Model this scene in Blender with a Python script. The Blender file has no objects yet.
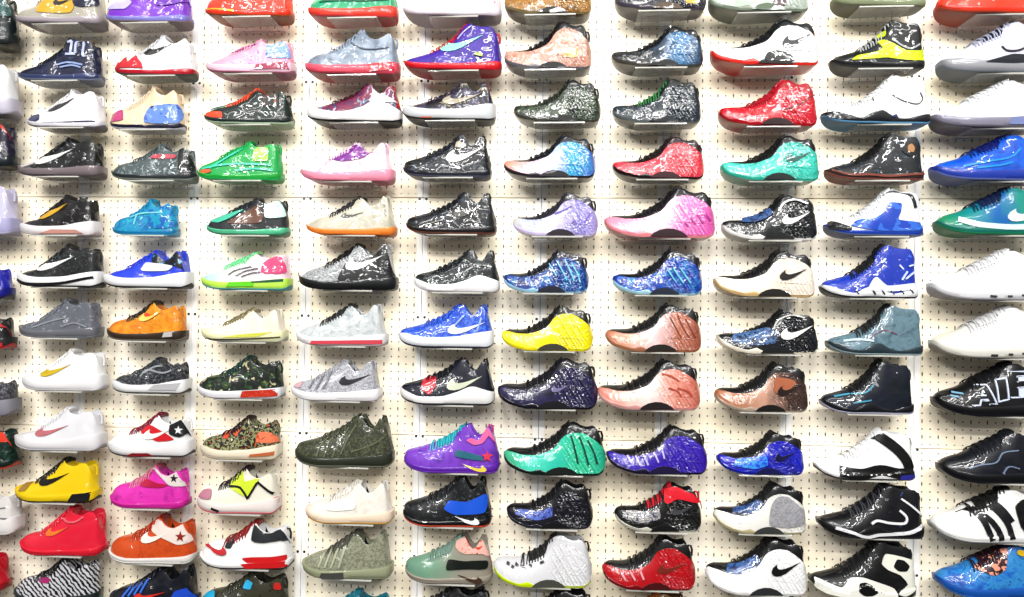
import bpy, bmesh, math, random
from mathutils import Vector, Matrix, geometry
random.seed(7)
SC = bpy.context.scene
COL = SC.collection
PITCH = .406                      # panel module of the perforated wall
# ------------------------------------------------------------------ camera
F_PX = 700.0
CX, CY_, CZ = 1.2893, -2.3656, -.377
YAW, PIT, ROL = .0705, -.0149, .0134
_fwd = Vector((-math.sin(YAW)*math.cos(PIT), math.cos(YAW)*math.cos(PIT), -math.sin(PIT)))
_right = Vector((math.cos(YAW), math.sin(YAW), 0))
_up = _right.cross(_fwd)
R2 = math.cos(ROL)*_right + math.sin(ROL)*_up
U2 = -math.sin(ROL)*_right + math.cos(ROL)*_up
CAMP = Vector((CX, CY_, CZ))
cam_d = bpy.data.cameras.new('camera'); cam = bpy.data.objects.new('camera', cam_d); COL.objects.link(cam)
cam_d.sensor_width = 36; cam_d.lens = F_PX*36/1024; cam_d.clip_start = .05
m3 = Matrix((R2, U2, -_fwd)).transposed()
cam.matrix_world = Matrix.Translation(CAMP) @ m3.to_4x4()
SC.camera = cam
def at(px, py, Y):
    """the world point at depth Y that the photograph shows at pixel (px, py)"""
    d = R2*(px-512) + U2*(298.5-py) + _fwd*F_PX
    return CAMP + d*((Y-CAMP.y)/d.y)

# ------------------------------------------------------------------ materials
def lin(h):
    h = h.lstrip('#'); v = [int(h[i:i+2], 16)/255 for i in (0, 2, 4)]
    return tuple((lambda q: q**1.28*.5)(c/12.92 if c <= .04045 else ((c+.055)/1.055)**2.4) for c in v) + (1,)
MATS = {}
def mat(spec, rough=.45, coat=.5, crinkle=.5, bump=0.0, metal=0.0, alpha=1.0):
    key = (spec, rough, coat, crinkle, bump, metal, alpha)
    if key in MATS: return MATS[key]
    m = bpy.data.materials.new('surface_%03d' % len(MATS)); MATS[key] = m; m.use_nodes = True
    nt = m.node_tree; N = nt.nodes; L = nt.links; b = N['Principled BSDF']
    b.inputs['Roughness'].default_value = rough; b.inputs['Metallic'].default_value = metal
    b.inputs['Coat Weight'].default_value = min(1, coat*1.05); b.inputs['Coat Roughness'].default_value = .035; b.inputs['Specular IOR Level'].default_value = .15
    b.inputs['Alpha'].default_value = alpha
    tc = N.new('ShaderNodeTexCoord'); mp = N.new('ShaderNodeMapping'); L.new(tc.outputs['Object'], mp.inputs['Vector'])
    mp.inputs['Location'].default_value = [random.uniform(-5, 5) for _ in range(3)]
    def noise(scale, detail=2.0, rgh=.5, dist=0.0, src=None):
        n = N.new('ShaderNodeTexNoise'); n.inputs['Scale'].default_value = scale; n.inputs['Detail'].default_value = detail
        n.inputs['Roughness'].default_value = rgh; n.inputs['Distortion'].default_value = dist
        L.new((src or mp).outputs[0], n.inputs['Vector']); return n
    def ramp(src, stops, const=False):
        r = N.new('ShaderNodeValToRGB'); L.new(src, r.inputs['Fac']); cr = r.color_ramp
        cr.interpolation = 'CONSTANT' if const else 'LINEAR'
        while len(cr.elements) < len(stops): cr.elements.new(.5)
        for e, (p, c) in zip(cr.elements, stops): e.position = p; e.color = lin(c)
        return r
    p = spec.split(':'); kind = p[0]
    if kind == 'camo':            # hard edged blotches
        cols = p[1].split(','); sc = float(p[2]); n = noise(sc, 2.5, .6, .6)
        k = len(cols); ps = [0] + [.36+.28*i/(max(1, k-2)) if k > 2 else .5 for i in range(k-1)]
        r = ramp(n.outputs[0], list(zip(ps, cols)), True); L.new(r.outputs[0], b.inputs['Base Color'])
    elif kind == 'neb':           # soft marbling
        cols = p[1].split(','); sc = float(p[2]); n = noise(sc*1.6, 4, .65, .9); k = len(cols)
        r = ramp(n.outputs[0], [(.3+.4*i/(k-1), c) for i, c in enumerate(cols)]); L.new(r.outputs[0], b.inputs['Base Color'])
    elif kind == 'speck':         # base with small dabs
        base, dot, sc, amt = p[1], p[2], float(p[3]), float(p[4]); n = noise(sc*2.2, 2, .6, .8)
        r = ramp(n.outputs[0], [(0, base), (1-amt, dot)], True); L.new(r.outputs[0], b.inputs['Base Color'])
    elif kind == 'grad':          # colour fade along the shoe, toe to heel (the dye; on one black shell a painted sheen)
        cols = p[1].split(','); s = N.new('ShaderNodeSeparateXYZ'); L.new(tc.outputs['Object'], s.inputs[0])
        mr = N.new('ShaderNodeMapRange'); L.new(s.outputs[0], mr.inputs[0]); mr.inputs[1].default_value = -.145; mr.inputs[2].default_value = .145
        n = noise(22, 3, .6); ad = N.new('ShaderNodeMath'); ad.operation = 'MULTIPLY_ADD'; ad.inputs[1].default_value = .35
        L.new(n.outputs[0], ad.inputs[0]); sb = N.new('ShaderNodeMath'); sb.operation = 'SUBTRACT'; sb.inputs[1].default_value = .17
        L.new(mr.outputs[0], sb.inputs[0]); L.new(sb.outputs[0], ad.inputs[2]); k = len(cols)
        r = ramp(ad.outputs[0], [(i/(k-1), c) for i, c in enumerate(cols)]); L.new(r.outputs[0], b.inputs['Base Color'])
    elif kind == 'bars':          # thin curved stripes: two colours
        a_, c_, sc = p[1], p[2], float(p[3]); w = N.new('ShaderNodeTexWave'); w.inputs['Scale'].default_value = sc
        w.inputs['Distortion'].default_value = 5; w.inputs['Detail'].default_value = 2; w.inputs['Detail Scale'].default_value = 1.5
        w.bands_direction = 'DIAGONAL'; L.new(mp.outputs[0], w.inputs[0])
        r = ramp(w.outputs[0], [(0, a_), (.5, c_)], True); L.new(r.outputs[0], b.inputs['Base Color'])
    else:
        b.inputs['Base Color'].default_value = lin(spec)
    if crinkle > 0:
        n = noise(24, 1, .4, .35); bp = N.new('ShaderNodeBump'); bp.inputs['Strength'].default_value = crinkle
        bp.inputs['Distance'].default_value = .035; L.new(n.outputs[0], bp.inputs['Height']); L.new(bp.outputs[0], b.inputs['Coat Normal'])
    if bump > 0:
        v = N.new('ShaderNodeTexVoronoi'); v.inputs['Scale'].default_value = 330; L.new(mp.outputs[0], v.inputs['Vector'])
        bp = N.new('ShaderNodeBump'); bp.inputs['Strength'].default_value = bump; bp.inputs['Distance'].default_value = .001
        L.new(v.outputs[0], bp.inputs['Height']); L.new(bp.outputs[0], b.inputs['Normal'])
    return m

# ------------------------------------------------------------------ mesh helpers
def link(name, bm, m, parent=None, smooth=True):
    me = bpy.data.meshes.new(name); bm.normal_update(); bm.to_mesh(me); bm.free()
    if smooth:
        me.polygons.foreach_set('use_smooth', [True]*len(me.polygons))
        me.set_sharp_from_angle(angle=math.radians(50))
    me.materials.append(m); o = bpy.data.objects.new(name, me); COL.objects.link(o)
    if parent is not None: o.parent = parent
    return o
def interp(pts, u):
    """monotone-ish Catmull interpolation through (u, value) points"""
    if u <= pts[0][0]: return pts[0][1]
    if u >= pts[-1][0]: return pts[-1][1]
    for i in range(len(pts)-1):
        if pts[i][0] <= u <= pts[i+1][0]: break
    (x0, y0), (x1, y1) = pts[i], pts[i+1]
    def slope(j):
        if j <= 0: return (pts[1][1]-pts[0][1])/(pts[1][0]-pts[0][0])
        if j >= len(pts)-1: return (pts[-1][1]-pts[-2][1])/(pts[-1][0]-pts[-2][0])
        a = (pts[j][1]-pts[j-1][1])/(pts[j][0]-pts[j-1][0]); c = (pts[j+1][1]-pts[j][1])/(pts[j+1][0]-pts[j][0])
        return 0 if a*c <= 0 else 2*a*c/(a+c)
    h = x1-x0; t = (u-x0)/h; m0, m1 = slope(i)*h, slope(i+1)*h
    return (2*t**3-3*t*t+1)*y0+(t**3-2*t*t+t)*m0+(-2*t**3+3*t*t)*y1+(t**3-t*t)*m1
def sstep(a, b, x):
    t = min(1, max(0, (x-a)/(b-a))); return t*t*(3-2*t)

# ------------------------------------------------------------------ shoe silhouettes, toe (0) to heel (1)
TOP = {   # top outline as a share of the shoe's height
 'F': [(0,.34),(.02,.42),(.09,.47),(.2,.47),(.3,.51),(.4,.6),(.5,.73),(.57,.86),(.63,.97),(.69,1),(.76,.93),(.82,.9),(.88,.93),(.92,.86),(.955,.7),(.985,.5),(1,.36)],
 'K': [(0,.2),(.03,.33),(.12,.4),(.23,.45),(.345,.6),(.46,.8),(.55,.95),(.6,1),(.68,.9),(.76,.88),(.84,.96),(.9,.95),(.94,.8),(.97,.5),(1,.3)],
 'D': [(0,.25),(.03,.4),(.1,.5),(.25,.58),(.38,.68),(.48,.85),(.56,.97),(.61,1),(.68,.86),(.76,.8),(.84,.86),(.9,.93),(.94,.8),(.97,.55),(1,.3)],
 'R': [(0,.2),(.04,.36),(.13,.46),(.3,.58),(.42,.75),(.52,.9),(.6,.97),(.66,.9),(.73,.74),(.8,.8),(.87,1),(.91,.95),(.935,.6),(.97,.35),(1,.25)],
 'E': [(0,.34),(.03,.41),(.18,.5),(.38,.64),(.52,.8),(.62,.94),(.69,1),(.73,.84),(.79,.74),(.84,.85),(.88,.98),(.92,.85),(.96,.6),(1,.33)],
 'P': [(0,.22),(.04,.31),(.15,.37),(.28,.44),(.42,.6),(.54,.8),(.62,.95),(.67,1),(.74,.95),(.82,.93),(.89,.93),(.94,.82),(.97,.62),(1,.35)],
 'U': [(0,.3),(.04,.4),(.12,.47),(.2,.52),(.32,.66),(.47,.83),(.6,.97),(.68,1),(.76,.92),(.85,.9),(.92,.88),(.96,.7),(1,.35)],
 'W': [(0,.25),(.04,.42),(.15,.52),(.3,.68),(.45,.86),(.58,.97),(.64,1),(.7,.9),(.78,.88),(.86,.95),(.92,.97),(.965,.75),(1,.35)],
}
BOT = {   # underside (toe spring), share of length
 'F': [(0,.15),(.03,.1),(.09,.055),(.2,.02),(.33,0),(.9,0),(.97,.03),(1,.1)],
 'g': [(0,.11),(.03,.07),(.1,.03),(.2,.008),(.3,0),(.92,0),(.98,.02),(1,.06)],
}
MID = {   # top line of the midsole, share of length
 'thin':  [(0,.19),(.05,.125),(.15,.075),(.28,.045),(.36,.065),(.44,.03),(.9,.03),(.97,.06),(1,.15)],
 'flat':  [(0,.15),(.06,.125),(.15,.1),(.3,.085),(.6,.095),(.85,.12),(1,.135)],
 'low':   [(0,.14),(.06,.1),(.15,.075),(.3,.06),(.6,.065),(.85,.08),(1,.1)],
 'chunky':[(0,.15),(.08,.15),(.2,.125),(.35,.11),(.6,.12),(.85,.165),(1,.19)],
 'wave':  [(0,.19),(.1,.155),(.24,.115),(.36,.1),(.48,.115),(.62,.16),(.75,.225),(.84,.2),(1,.13)],
 'rise':  [(0,.17),(.1,.13),(.25,.085),(.45,.09),(.6,.13),(.78,.195),(.88,.17),(1,.13)],
 'bumpy': [(0,.14),(.08,.12),(.2,.07),(.3,.05),(.4,.1),(.5,.13),(.6,.08),(.72,.05),(.85,.08),(1,.11)],
}
PLAN = [(0,0),(.012,.34),(.03,.5),(.07,.68),(.15,.88),(.27,1),(.4,.98),(.52,.88),(.65,.8),(.8,.78),(.9,.72),(.96,.56),(.988,.34),(1,0)]
US = [0,.006,.015,.03,.05,.075,.1,.13,.165,.2,.24,.28,.32,.36,.4,.44,.48,.51,.54,.57,.6,.63,.66,.69,.72,.75,.78,.81,.84,.87,.9,.92,.94,.955,.97,.98,.988,.994,1]

class Shoe:
    def __init__(s, T, L, H, mid):
        s.T, s.L, s.H = T, L, H; s.top, s.mid = TOP[T], MID[mid]
        s.bot = BOT['F'] if T == 'F' else BOT['g']
        s.W = .052*L/.3; s.foam = T == 'F'
    def zb(s, u): return interp(s.bot, u)*s.L
    def zt(s, u): return max(interp(s.top, u)*s.H, s.zb(u)+.012*s.L)
    def zm(s, u): return max(interp(s.mid, u)*s.L, s.zb(u)+.022*s.L)
    def w(s, u): return interp(PLAN, u)*s.W
    def r(s, u):
        g = sstep(.5, .66, u)*(1-sstep(.93, 1, u)); return min(.026*g, s.w(u)*.8)
    def half(s, u, z):
        b, t = s.zb(u), s.zt(u); h = min(1, max(0, (z-b)/(t-b))); w, r = s.w(u), s.r(u)
        k = sstep(.45, .7, u); p = (2.4*(1-k)+(2.2 if s.foam else 1.5)*k); q = (1/2.1)*(1-k)+(.62 if s.foam else .8)*k
        return r+(w-r)*max(0, 1-h**p)**q
    def P(s, u, z, side=-1, off=0.0):
        b, t = s.zb(u), s.zt(u); z = min(max(z, b), b+(t-b)*.985); x = (u-.5)*s.L
        if off == 0: return Vector((x, side*s.half(u, z), z))
        e = .002; y0 = s.half(u, z); y1 = s.half(u, min(z+e, b+(t-b)*.999)); dz = min(z+e, b+(t-b)*.999)-z
        du = .01; yu = (s.half(min(1, u+du), z)-s.half(max(0, u-du), z))/((min(1, u+du)-max(0, u-du))*s.L)
        nz = -(y1-y0)/max(dz, 1e-5); n = Vector((-yu, 1, min(nz, 6))); n.x = max(-3, min(3, n.x)); n.normalize()
        return Vector((x+n.x*off, side*(y0+n.y*off), z+n.z*off))

def loft(rings, close=True):
    bm = bmesh.new(); vs = [[bm.verts.new(p) for p in r] for r in rings]
    for a, b in zip(vs, vs[1:]):
        n = len(a)
        for i in range(n if close else n-1):
            j = (i+1) % n
            try: bm.faces.new((a[i], a[j], b[j], b[i]))
            except ValueError: pass
    if close:
        for r in (vs[0], vs[-1]):
            try: bm.faces.new(r)
            except ValueError: pass
    bmesh.ops.remove_doubles(bm, verts=bm.verts, dist=2e-5)
    bmesh.ops.recalc_face_normals(bm, faces=bm.faces)
    return bm
def body(s):
    """upper: closed over the toe, open at the collar, with the inside walls"""
    A = 9; outer = []; lining = []
    for u in US:
        x = (u-.5)*s.L; z0 = min(s.zm(u)-.006, s.zt(u)-.002); z0 = max(z0, s.zb(u)); zt = s.zt(u); r = s.r(u); ring = []
        for i in range(A+1):
            a = math.sin(i/A*math.pi/2); z = z0+(zt-z0)*a; ring.append((x, s.half(u, z), z))
        oe = (.83, .885) if s.T in 'RE' else (.87, .925)
        dip = .07*sstep(.63, .69, u)*(1-sstep(oe[0], oe[1], u)); top = []
        for f in (.94, .8, .45, 0, -.45, -.8, -.94):
            g = 1-f**6 if dip > 0 else (1-f*f)
            top.append((x, r*f, zt-min(dip, zt-z0-.01)*g if dip > 0 else zt+.003*g*sstep(.3, .5, u)))
        outer.append([(p[0], -p[1], p[2]) for p in ring]+[(p[0], -p[1], p[2]) for p in top]+[p for p in reversed(ring)])
        if dip > .012: lining.append([(p[0], -p[1]*.98, p[2]+.0012) for p in top])
    return loft(outer), loft(lining, False)
def sole(s, lo, hi, wide, crease=0):
    rings = []
    for u in US:
        x = (u-.5)*s.L*(1+.012*(wide/.004)); zl, zh = lo(u), hi(u); w = s.w(u)+wide*min(1, s.w(u)/.012)
        d = (zh-zl); rings.append([(x, -w*.55, zh), (x, -w*.985, zh), (x, -w-.0012, zh-.2*d), (x, -w, zl+.4*d), (x, -w*.97, zl+.08*d), (x, -w*.9, zl), (x, 0, zl),
                      (x, w*.9, zl), (x, w*.97, zl+.08*d), (x, w, zl+.4*d), (x, w+.0012, zh-.2*d), (x, w*.985, zh), (x, w*.55, zh)])
    return loft(rings)

# ------------------------------------------------------------------ patches that follow the side of a shoe
def chaikin(p, n=2):
    for k in ((.14, .28) if n else ()):
        p = [q for a, b in zip(p, p[1:]+p[:1]) for q in ((a[0]*(1-k)+b[0]*k, a[1]*(1-k)+b[1]*k), (a[0]*k+b[0]*(1-k), a[1]*k+b[1]*(1-k)))]
    return p
def patch(s, poly, off, rib=None, thick=.002, solesurf=False, maxl=None, drape=False):
    bm = bmesh.new(); n = len(poly)
    tris = geometry.tessellate_polygon([[Vector((a, b, 0)) for a, b in poly]])
    vs = [bm.verts.new((a*s.L, 0, b)) for a, b in poly]
    for t in tris:
        try: bm.faces.new([vs[i] for i in t])
        except ValueError: pass
    maxl = maxl or .011
    for _ in range(7):
        es = [e for e in bm.edges if e.calc_length() > maxl]
        if not es: break
        bmesh.ops.subdivide_edges(bm, edges=es, cuts=1)
        bmesh.ops.triangulate(bm, faces=[f for f in bm.faces if len(f.verts) > 3])
    inner = [e for e in bm.edges if not e.is_boundary]
    def place(v, o):
        u = v.x/s.L; z = v.z
        if solesurf:
            return Vector(((u-.5)*s.L, -(s.w(u)+.0062+o), z))
        if rib: o = o+rib(u, z/s.L)
        p = s.P(u, z, -1, o)
        if drape and z < s.zm(u)+.001: p.y = min(p.y, -(s.w(u)+(.0048 if s.foam else .0064)+o-.0028))
        return p
    flat = {v: Vector(v.co) for v in bm.verts}
    be = [e for e in bm.edges if e.is_boundary]
    rs = bmesh.ops.extrude_edge_only(bm, edges=be); nv = [g for g in rs['geom'] if isinstance(g, bmesh.types.BMVert)]
    for v, c in flat.items(): v.co = place(c, off)
    low = {}
    for v in nv: v.co = place(Vector(v.co), off-thick)
    bmesh.ops.recalc_face_normals(bm, faces=bm.faces)
    # outward = toward -y
    if sum(f.normal.y*f.calc_area() for f in bm.faces) > 0: bmesh.ops.reverse_faces(bm, faces=bm.faces)
    return bm
TICK = [(1,1),(.8,.80),(.6,.63),(.45,.53),(.33,.48),(.25,.51),(.205,.6),(.195,.72),(.21,.84),(.08,.62),(.01,.38),(.01,.17),(.08,.03),(.2,0),(.34,.06),(.5,.22),(.7,.52)]
GLYPH = {
 'A': [[(0,0),(.3,1),(.7,1),(1,0),(.7,0),(.64,.26),(.36,.26),(.3,0)]],
 'I': [[(0,0),(0,1),(1,1),(1,0)]],
 'R': [[(0,0),(0,1),(.62,1),(.9,.9),(1,.72),(.92,.52),(.72,.42),(1,0),(.72,0),(.48,.38),(.26,.38),(.26,0)]],
}
COUNTER = {'A': [[(.42,.48),(.5,.72),(.58,.48)]], 'R': [[(.28,.6),(.28,.82),(.56,.82),(.66,.71),(.56,.6)]]}
def star(cu, cv, r, k=5):
    return [(cu+math.sin(i*math.pi/k)*(r if i % 2 == 0 else r*.42), cv+math.cos(i*math.pi/k)*(r if i % 2 == 0 else r*.42)) for i in range(2*k)]
def stroke(pts, w, taper=(1, 1)):
    """a ribbon of width w along a smoothed polyline, in length units"""
    q = []
    for i in range(len(pts)-1):
        p0 = pts[max(0, i-1)]; p1 = pts[i]; p2 = pts[i+1]; p3 = pts[min(len(pts)-1, i+2)]
        for k in range(4):
            t = k/4; q.append(tuple(.5*((2*p1[j])+(-p0[j]+p2[j])*t+(2*p0[j]-5*p1[j]+4*p2[j]-p3[j])*t*t+(-p0[j]+3*p1[j]-3*p2[j]+p3[j])*t**3) for j in (0, 1)))
    q.append(pts[-1]); a, b = [], []
    for i, p in enumerate(q):
        d = (q[min(i+1, len(q)-1)][0]-q[max(0, i-1)][0], q[min(i+1, len(q)-1)][1]-q[max(0, i-1)][1]); l = math.hypot(*d) or 1
        t = i/(len(q)-1); ww = w/2*(taper[0]*(1-t)+taper[1]*t); nx, ny = -d[1]/l*ww, d[0]/l*ww
        a.append((p[0]+nx, p[1]+ny)); b.append((p[0]-nx, p[1]-ny))
    return a+b[::-1]
def tube(bm, pts, r, n=6):
    prev = None
    for i, p in enumerate(pts):
        p = Vector(p); d = (Vector(pts[min(i+1, len(pts)-1)])-Vector(pts[max(0, i-1)])).normalized()
        a = d.cross(Vector((.3, .2, .93))).normalized(); b = d.cross(a)
        ring = [bm.verts.new(p+a*math.cos(k*2*math.pi/n)*r+b*math.sin(k*2*math.pi/n)*r) for k in range(n)]
        if prev:
            for k in range(n): bm.faces.new((prev[k], prev[(k+1) % n], ring[(k+1) % n], ring[k]))
        else: bm.faces.new(ring)
        prev = ring
    bm.faces.new(prev[::-1])
def over(s, u, t, off):
    """a point on the arch over the shoe at u; t from -1 (near side) to 1 (far side), 0 on top"""
    zt = s.zt(u); z0 = s.zm(u); r = s.r(u); a = abs(t); sd = -1 if t < 0 else 1
    k = .35
    if a < k and r > .004:
        return Vector(((u-.5)*s.L, sd*r*a/k, zt+.003*(1-(a/k)**2)+off))
    th = (1-(a-(k if r > .004 else 0))/(1-(k if r > .004 else 0)))
    z = z0+(zt-z0)*(math.sin(max(0, th)*math.pi/2)); z = min(z, zt)
    y = s.half(u, z); n = Vector((0, sd*(.2+a), 1.1-a)).normalized()
    return Vector(((u-.5)*s.L, sd*y, z))+n*off

# ------------------------------------------------------------------ one whole shoe
ZS = {}
def build_shoe(name, T, L, H, mid, c, label, accents, origin, crk):
    s = Shoe(T, L, H, mid); s.host = {}
    e = bpy.data.objects.new(name, None); COL.objects.link(e); e.location = origin; e.empty_display_size = .05
    e['label'] = label; e['category'] = 'sneaker'; e['group'] = 'sneakers on the perforated wall display'
    g = dict(crinkle=crk)
    soft = mat(c['u'], c.get('ru', .42), c.get('cu', .45), crk, 0 if T == 'F' else .35)
    bo, li = body(s)
    s.host['upper'] = link('upper', bo, soft, e)
    link('lining', li, mat(c.get('l', '#26242a'), .9, 0, 0, .3), e)
    so = c.get('o', '#d8d4cc'); mi = c.get('m', '#f0eeea')
    if T == 'F':
        link('outsole', sole(s, s.zb, s.zm, .0035), mat(so, .3, .4, crk*.6), e)
        s.host['upper'] = shell_poly(s, e, c, crk)
    else:
        ot = .018*L
        s.host['sole'] = link('midsole', sole(s, lambda u: s.zb(u)+ot*.8, s.zm, .005), mat(mi, .45, .35, crk*.6), e)
        link('outsole', sole(s, s.zb, lambda u: s.zb(u)+ot, .0035), mat(so, .5, .2, 0), e)
    # tongue and laces
    ring = []; ut = [.36, .42, .48, .53, .57, .6, .625, .645]
    for i, u in enumerate(ut):
        f = i/(len(ut)-1); h = .0035+.004*sstep(.6, 1, f)
        ring.append([over(s, u, t*.34 if s.r(u) > .004 else t*.42, -.001) for t in (-1, -.5, 0, .5, 1)]+[over(s, u, t*.34 if s.r(u) > .004 else t*.42, h) for t in (1, .5, 0, -.5, -1)])
    tng = link('tongue', loft(ring), mat(c.get('t', c['u']), .55, .25, crk), e)
    bm = bmesh.new(); n = 6; sp = c.get('lace_span', (.3, .585))
    for i in range(n):
        u = sp[0]+(sp[1]-sp[0])*i/(n-1); w = .5
        for dx in (-.006, .006):
            tube(bm, [over(s, u+dx*(1 if t > 0 else -1)*.5+.012*t*(1 if dx > 0 else -1), t*w, .0052 if abs(t) < .95 else .0005) for t in (-1, -.7, -.35, 0, .35, .7, 1)], .0021, 5)
    link('laces', bm, mat(c.get('c', c.get('t', c['u'])), .6, .2, 0), tng)
    # heel pull tab
    uh = .93 if T in 'FKDWU' else (.885 if T in 'RE' else .94)
    zt = s.zt(uh); xh = (uh-.5)*L; bm = bmesh.new()
    tube(bm, [(xh-.004, 0, zt-.014), (xh+.002, 0, zt+.003), (xh+.009, 0, zt+.001), (xh+.013, 0, zt-.012), (xh+.012, 0, zt-.03)], .0036, 6)
    link('pull_tab', bm, mat(c.get('p', c['u']), .55, .2, 0), e)
    for k, a in enumerate(accents):
        accent(s, e, a, k, crk)
    return e
SHELL_TOP = [(0,.36),(.03,.41),(.09,.4),(.2,.36),(.3,.365),(.4,.42),(.48,.49),(.53,.58),(.58,.72),(.63,.8),(.7,.835),(.77,.825),(.84,.76),(.9,.68),(.955,.56),(.985,.45),(1,.36)]
def shell_poly(s, e, c, crk):
    lo = [(u, s.zm(u)-.002) for u in US[1:-1]]
    hi = [(u, max(min(interp(SHELL_TOP, u)*s.H, s.zt(u)*.97), s.zm(u)+.004)) for u in US[1:-1]]
    def rib(u, v):
        a = sstep(.55, .66, u)*(1-sstep(.93, .97, u))
        f = math.sin((u*.9+v*.55)*92); b = (1-sstep(.34, .46, u))*sstep(.04, .1, u)*sstep(.08, .1, v)
        return .0024*a*(f if f > -.3 else -.3-(f+.3)*1.2)-.0010*b*max(0, math.sin(u*120+v*30))
    sh = link('shell', patch(s, lo+hi[::-1], .0040, rib, .005, maxl=.0075), mat(c['s'], c.get('rs', .3), c.get('cs', .8), crk*.75), e)
    vL = s.L
    arch = [(.4,.004*vL*3),(.425,.04*vL),(.48,.068*vL),(.545,.082*vL),(.61,.08*vL),(.67,.062*vL),(.715,.034*vL),(.735,.004*vL*3)]
    link('arch_plate', patch(s, arch, .0076, None, .004), mat(c.get('a', '#222026'), .5, .2, 0), e)
    return sh
def accent(s, e, a, k, crk):
    kind, col = a[0], a[1]; e = s.host.get('sole', e) if a[0] == 'solepoly' else s.host['upper']; off = .0078+.0008*k if s.foam else .0030+.0009*k
    H = s.H; L = s.L; nm = kind; polys = []; ss = False; args = a[2:]; lab = None
    if kind in ('tick', 'tick_flip'):
        (u0, v0, u1, v1) = args[0]; nm = 'tick_logo'
        p = [(u0+(u1-u0)*x, (v0+(v1-v0)*y)*H) for x, y in TICK]
        if kind == 'tick_flip': p = [(u0+(u1-u0)*(1-x), (v0+(v1-v0)*y)*H) for x, y in TICK]
        polys = [p]
    elif kind == 'star': polys = [[(u, v*L) for u, v in star(args[0][0], args[0][1]*H/L, args[0][2])]]; nm = 'star_logo'
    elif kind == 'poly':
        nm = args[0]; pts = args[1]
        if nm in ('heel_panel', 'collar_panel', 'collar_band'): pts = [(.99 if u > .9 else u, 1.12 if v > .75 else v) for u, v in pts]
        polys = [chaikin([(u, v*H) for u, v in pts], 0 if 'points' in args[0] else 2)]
    elif kind == 'strokes':
        nm = args[0]; w = args[2]
        for pl in args[1]: polys.append([(u, v*L) for u, v in stroke([(u, v*H/L) for u, v in pl], w)])
    elif kind == 'letters':     # (word, list of boxes with slant)
        nm = args[0]
        for ch, (u0, v0, u1, v1, sl) in args[1]:
            for g in GLYPH[ch]: polys.append([(u0+(u1-u0)*x+sl*y, (v0+(v1-v0)*y)*H) for x, y in g])
    elif kind == 'outline_letters':
        nm = args[0]
        for ch, (u0, v0, u1, v1, rise) in args[1]:
            for g in GLYPH[ch]+COUNTER.get(ch, []):
                m = [(u0+(u1-u0)*x, (v0+(v1-v0)*y+rise*x)*H) for x, y in g]; d = []
                for a1, b1 in zip(m, m[1:]+m[:1]): d += [(a1[0]*(1-k)+b1[0]*k, a1[1]*(1-k)+b1[1]*k) for k in (.03, .5, .97)]
                polys.append([(u, v*L) for u, v in stroke([(u, v/L) for u, v in d+d[:1]], args[2])])
    elif kind == 'solepoly':
        nm = args[0]; ss = True; polys = [[(u, v*H) for u, v in args[1]]]; off = .0008+.0006*k
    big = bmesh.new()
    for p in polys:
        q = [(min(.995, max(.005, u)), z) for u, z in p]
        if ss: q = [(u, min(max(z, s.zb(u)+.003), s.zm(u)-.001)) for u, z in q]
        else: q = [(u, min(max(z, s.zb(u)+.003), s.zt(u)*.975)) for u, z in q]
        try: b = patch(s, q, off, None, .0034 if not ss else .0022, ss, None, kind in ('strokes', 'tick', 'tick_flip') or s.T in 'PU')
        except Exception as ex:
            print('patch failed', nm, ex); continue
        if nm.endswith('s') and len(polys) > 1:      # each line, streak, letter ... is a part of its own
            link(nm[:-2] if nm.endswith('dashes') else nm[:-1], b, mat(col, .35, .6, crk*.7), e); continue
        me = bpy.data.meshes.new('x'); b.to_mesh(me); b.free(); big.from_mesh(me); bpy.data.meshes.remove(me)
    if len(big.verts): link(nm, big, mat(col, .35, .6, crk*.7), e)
    else: big.free()
# ------------------------------------------------------------------ the shoes, column by column from the left, top to bottom
# (template, (toe x, heel x, top y, sole y) in the photograph, midsole, colours, label, accents)
K_, W_ = '#17161b', '#f4f3f2'
TK = (.3,.45,.74,.78)
D = []
def S(col, T, box, mid, label, accents=(), **c): D.append((col, T, box, mid, label, list(accents), c))
# column 0 - only the heels reach into the picture
S(0,'P',(-66,27,-8,44),'flat','black and teal patent sneaker cut off at top left corner',[('poly','#3f6a68','heel_panel',[(.7,.5),(.72,.86),(.9,.86),(.93,.5)])],u='#1d2c30',m='#2b3636',o='#1a2022')
S(0,'P',(-68,25,62,114),'chunky','white and pale grey high sneaker heel at left edge',[('strokes','#2a2a2c','side_lines',[[(.8,.6),(.84,.5),(.83,.4)]],.012)],u='#dcdcdc',m='#c9c6d2',o='#aaa6b0',t='#e8e8e8')
S(0,'P',(-68,23,113,166),'flat','dark sneaker with orange red collar cut off at left edge',[('poly','#d9482b','collar_band',[(.68,.78),(.72,.9),(.9,.88),(.93,.74)]),('poly','#e9e4e2','side_panel',[(.7,.3),(.72,.5),(.92,.45),(.93,.3)])],u='#2a2440',m='#23303a',o='#1d2f33')
S(0,'K',(-68,24,184,234),'chunky','pale lavender sneaker with peach print at left edge',[('poly','neb:#e9b9a0,#d9d2e6,#e39a7a:60','side_print',[(.6,.45),(.66,.7),(.84,.66),(.86,.45)])],u='#cfcbe0',m='#b9b6d6',o='#c9c6dc')
S(0,'D',(-72,18,264,299),'flat','royal blue sneaker heel just inside the left edge',[],u='#2a2fb4',m='#22279a',o='#1c1c50')
S(0,'D',(-70,20,313,349),'flat','black low sneaker with red sole line at left edge',[('solepoly','#c92b32','sole_stripe',[(.5,.02),(.5,.12),(.97,.2),(.97,.08)]),('poly','#c8343a','collar_band',[(.66,.78),(.7,.86),(.92,.86),(.93,.72)])],u='#2a2b2e',m='#3a3a3c',o='#c8343a')
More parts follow.
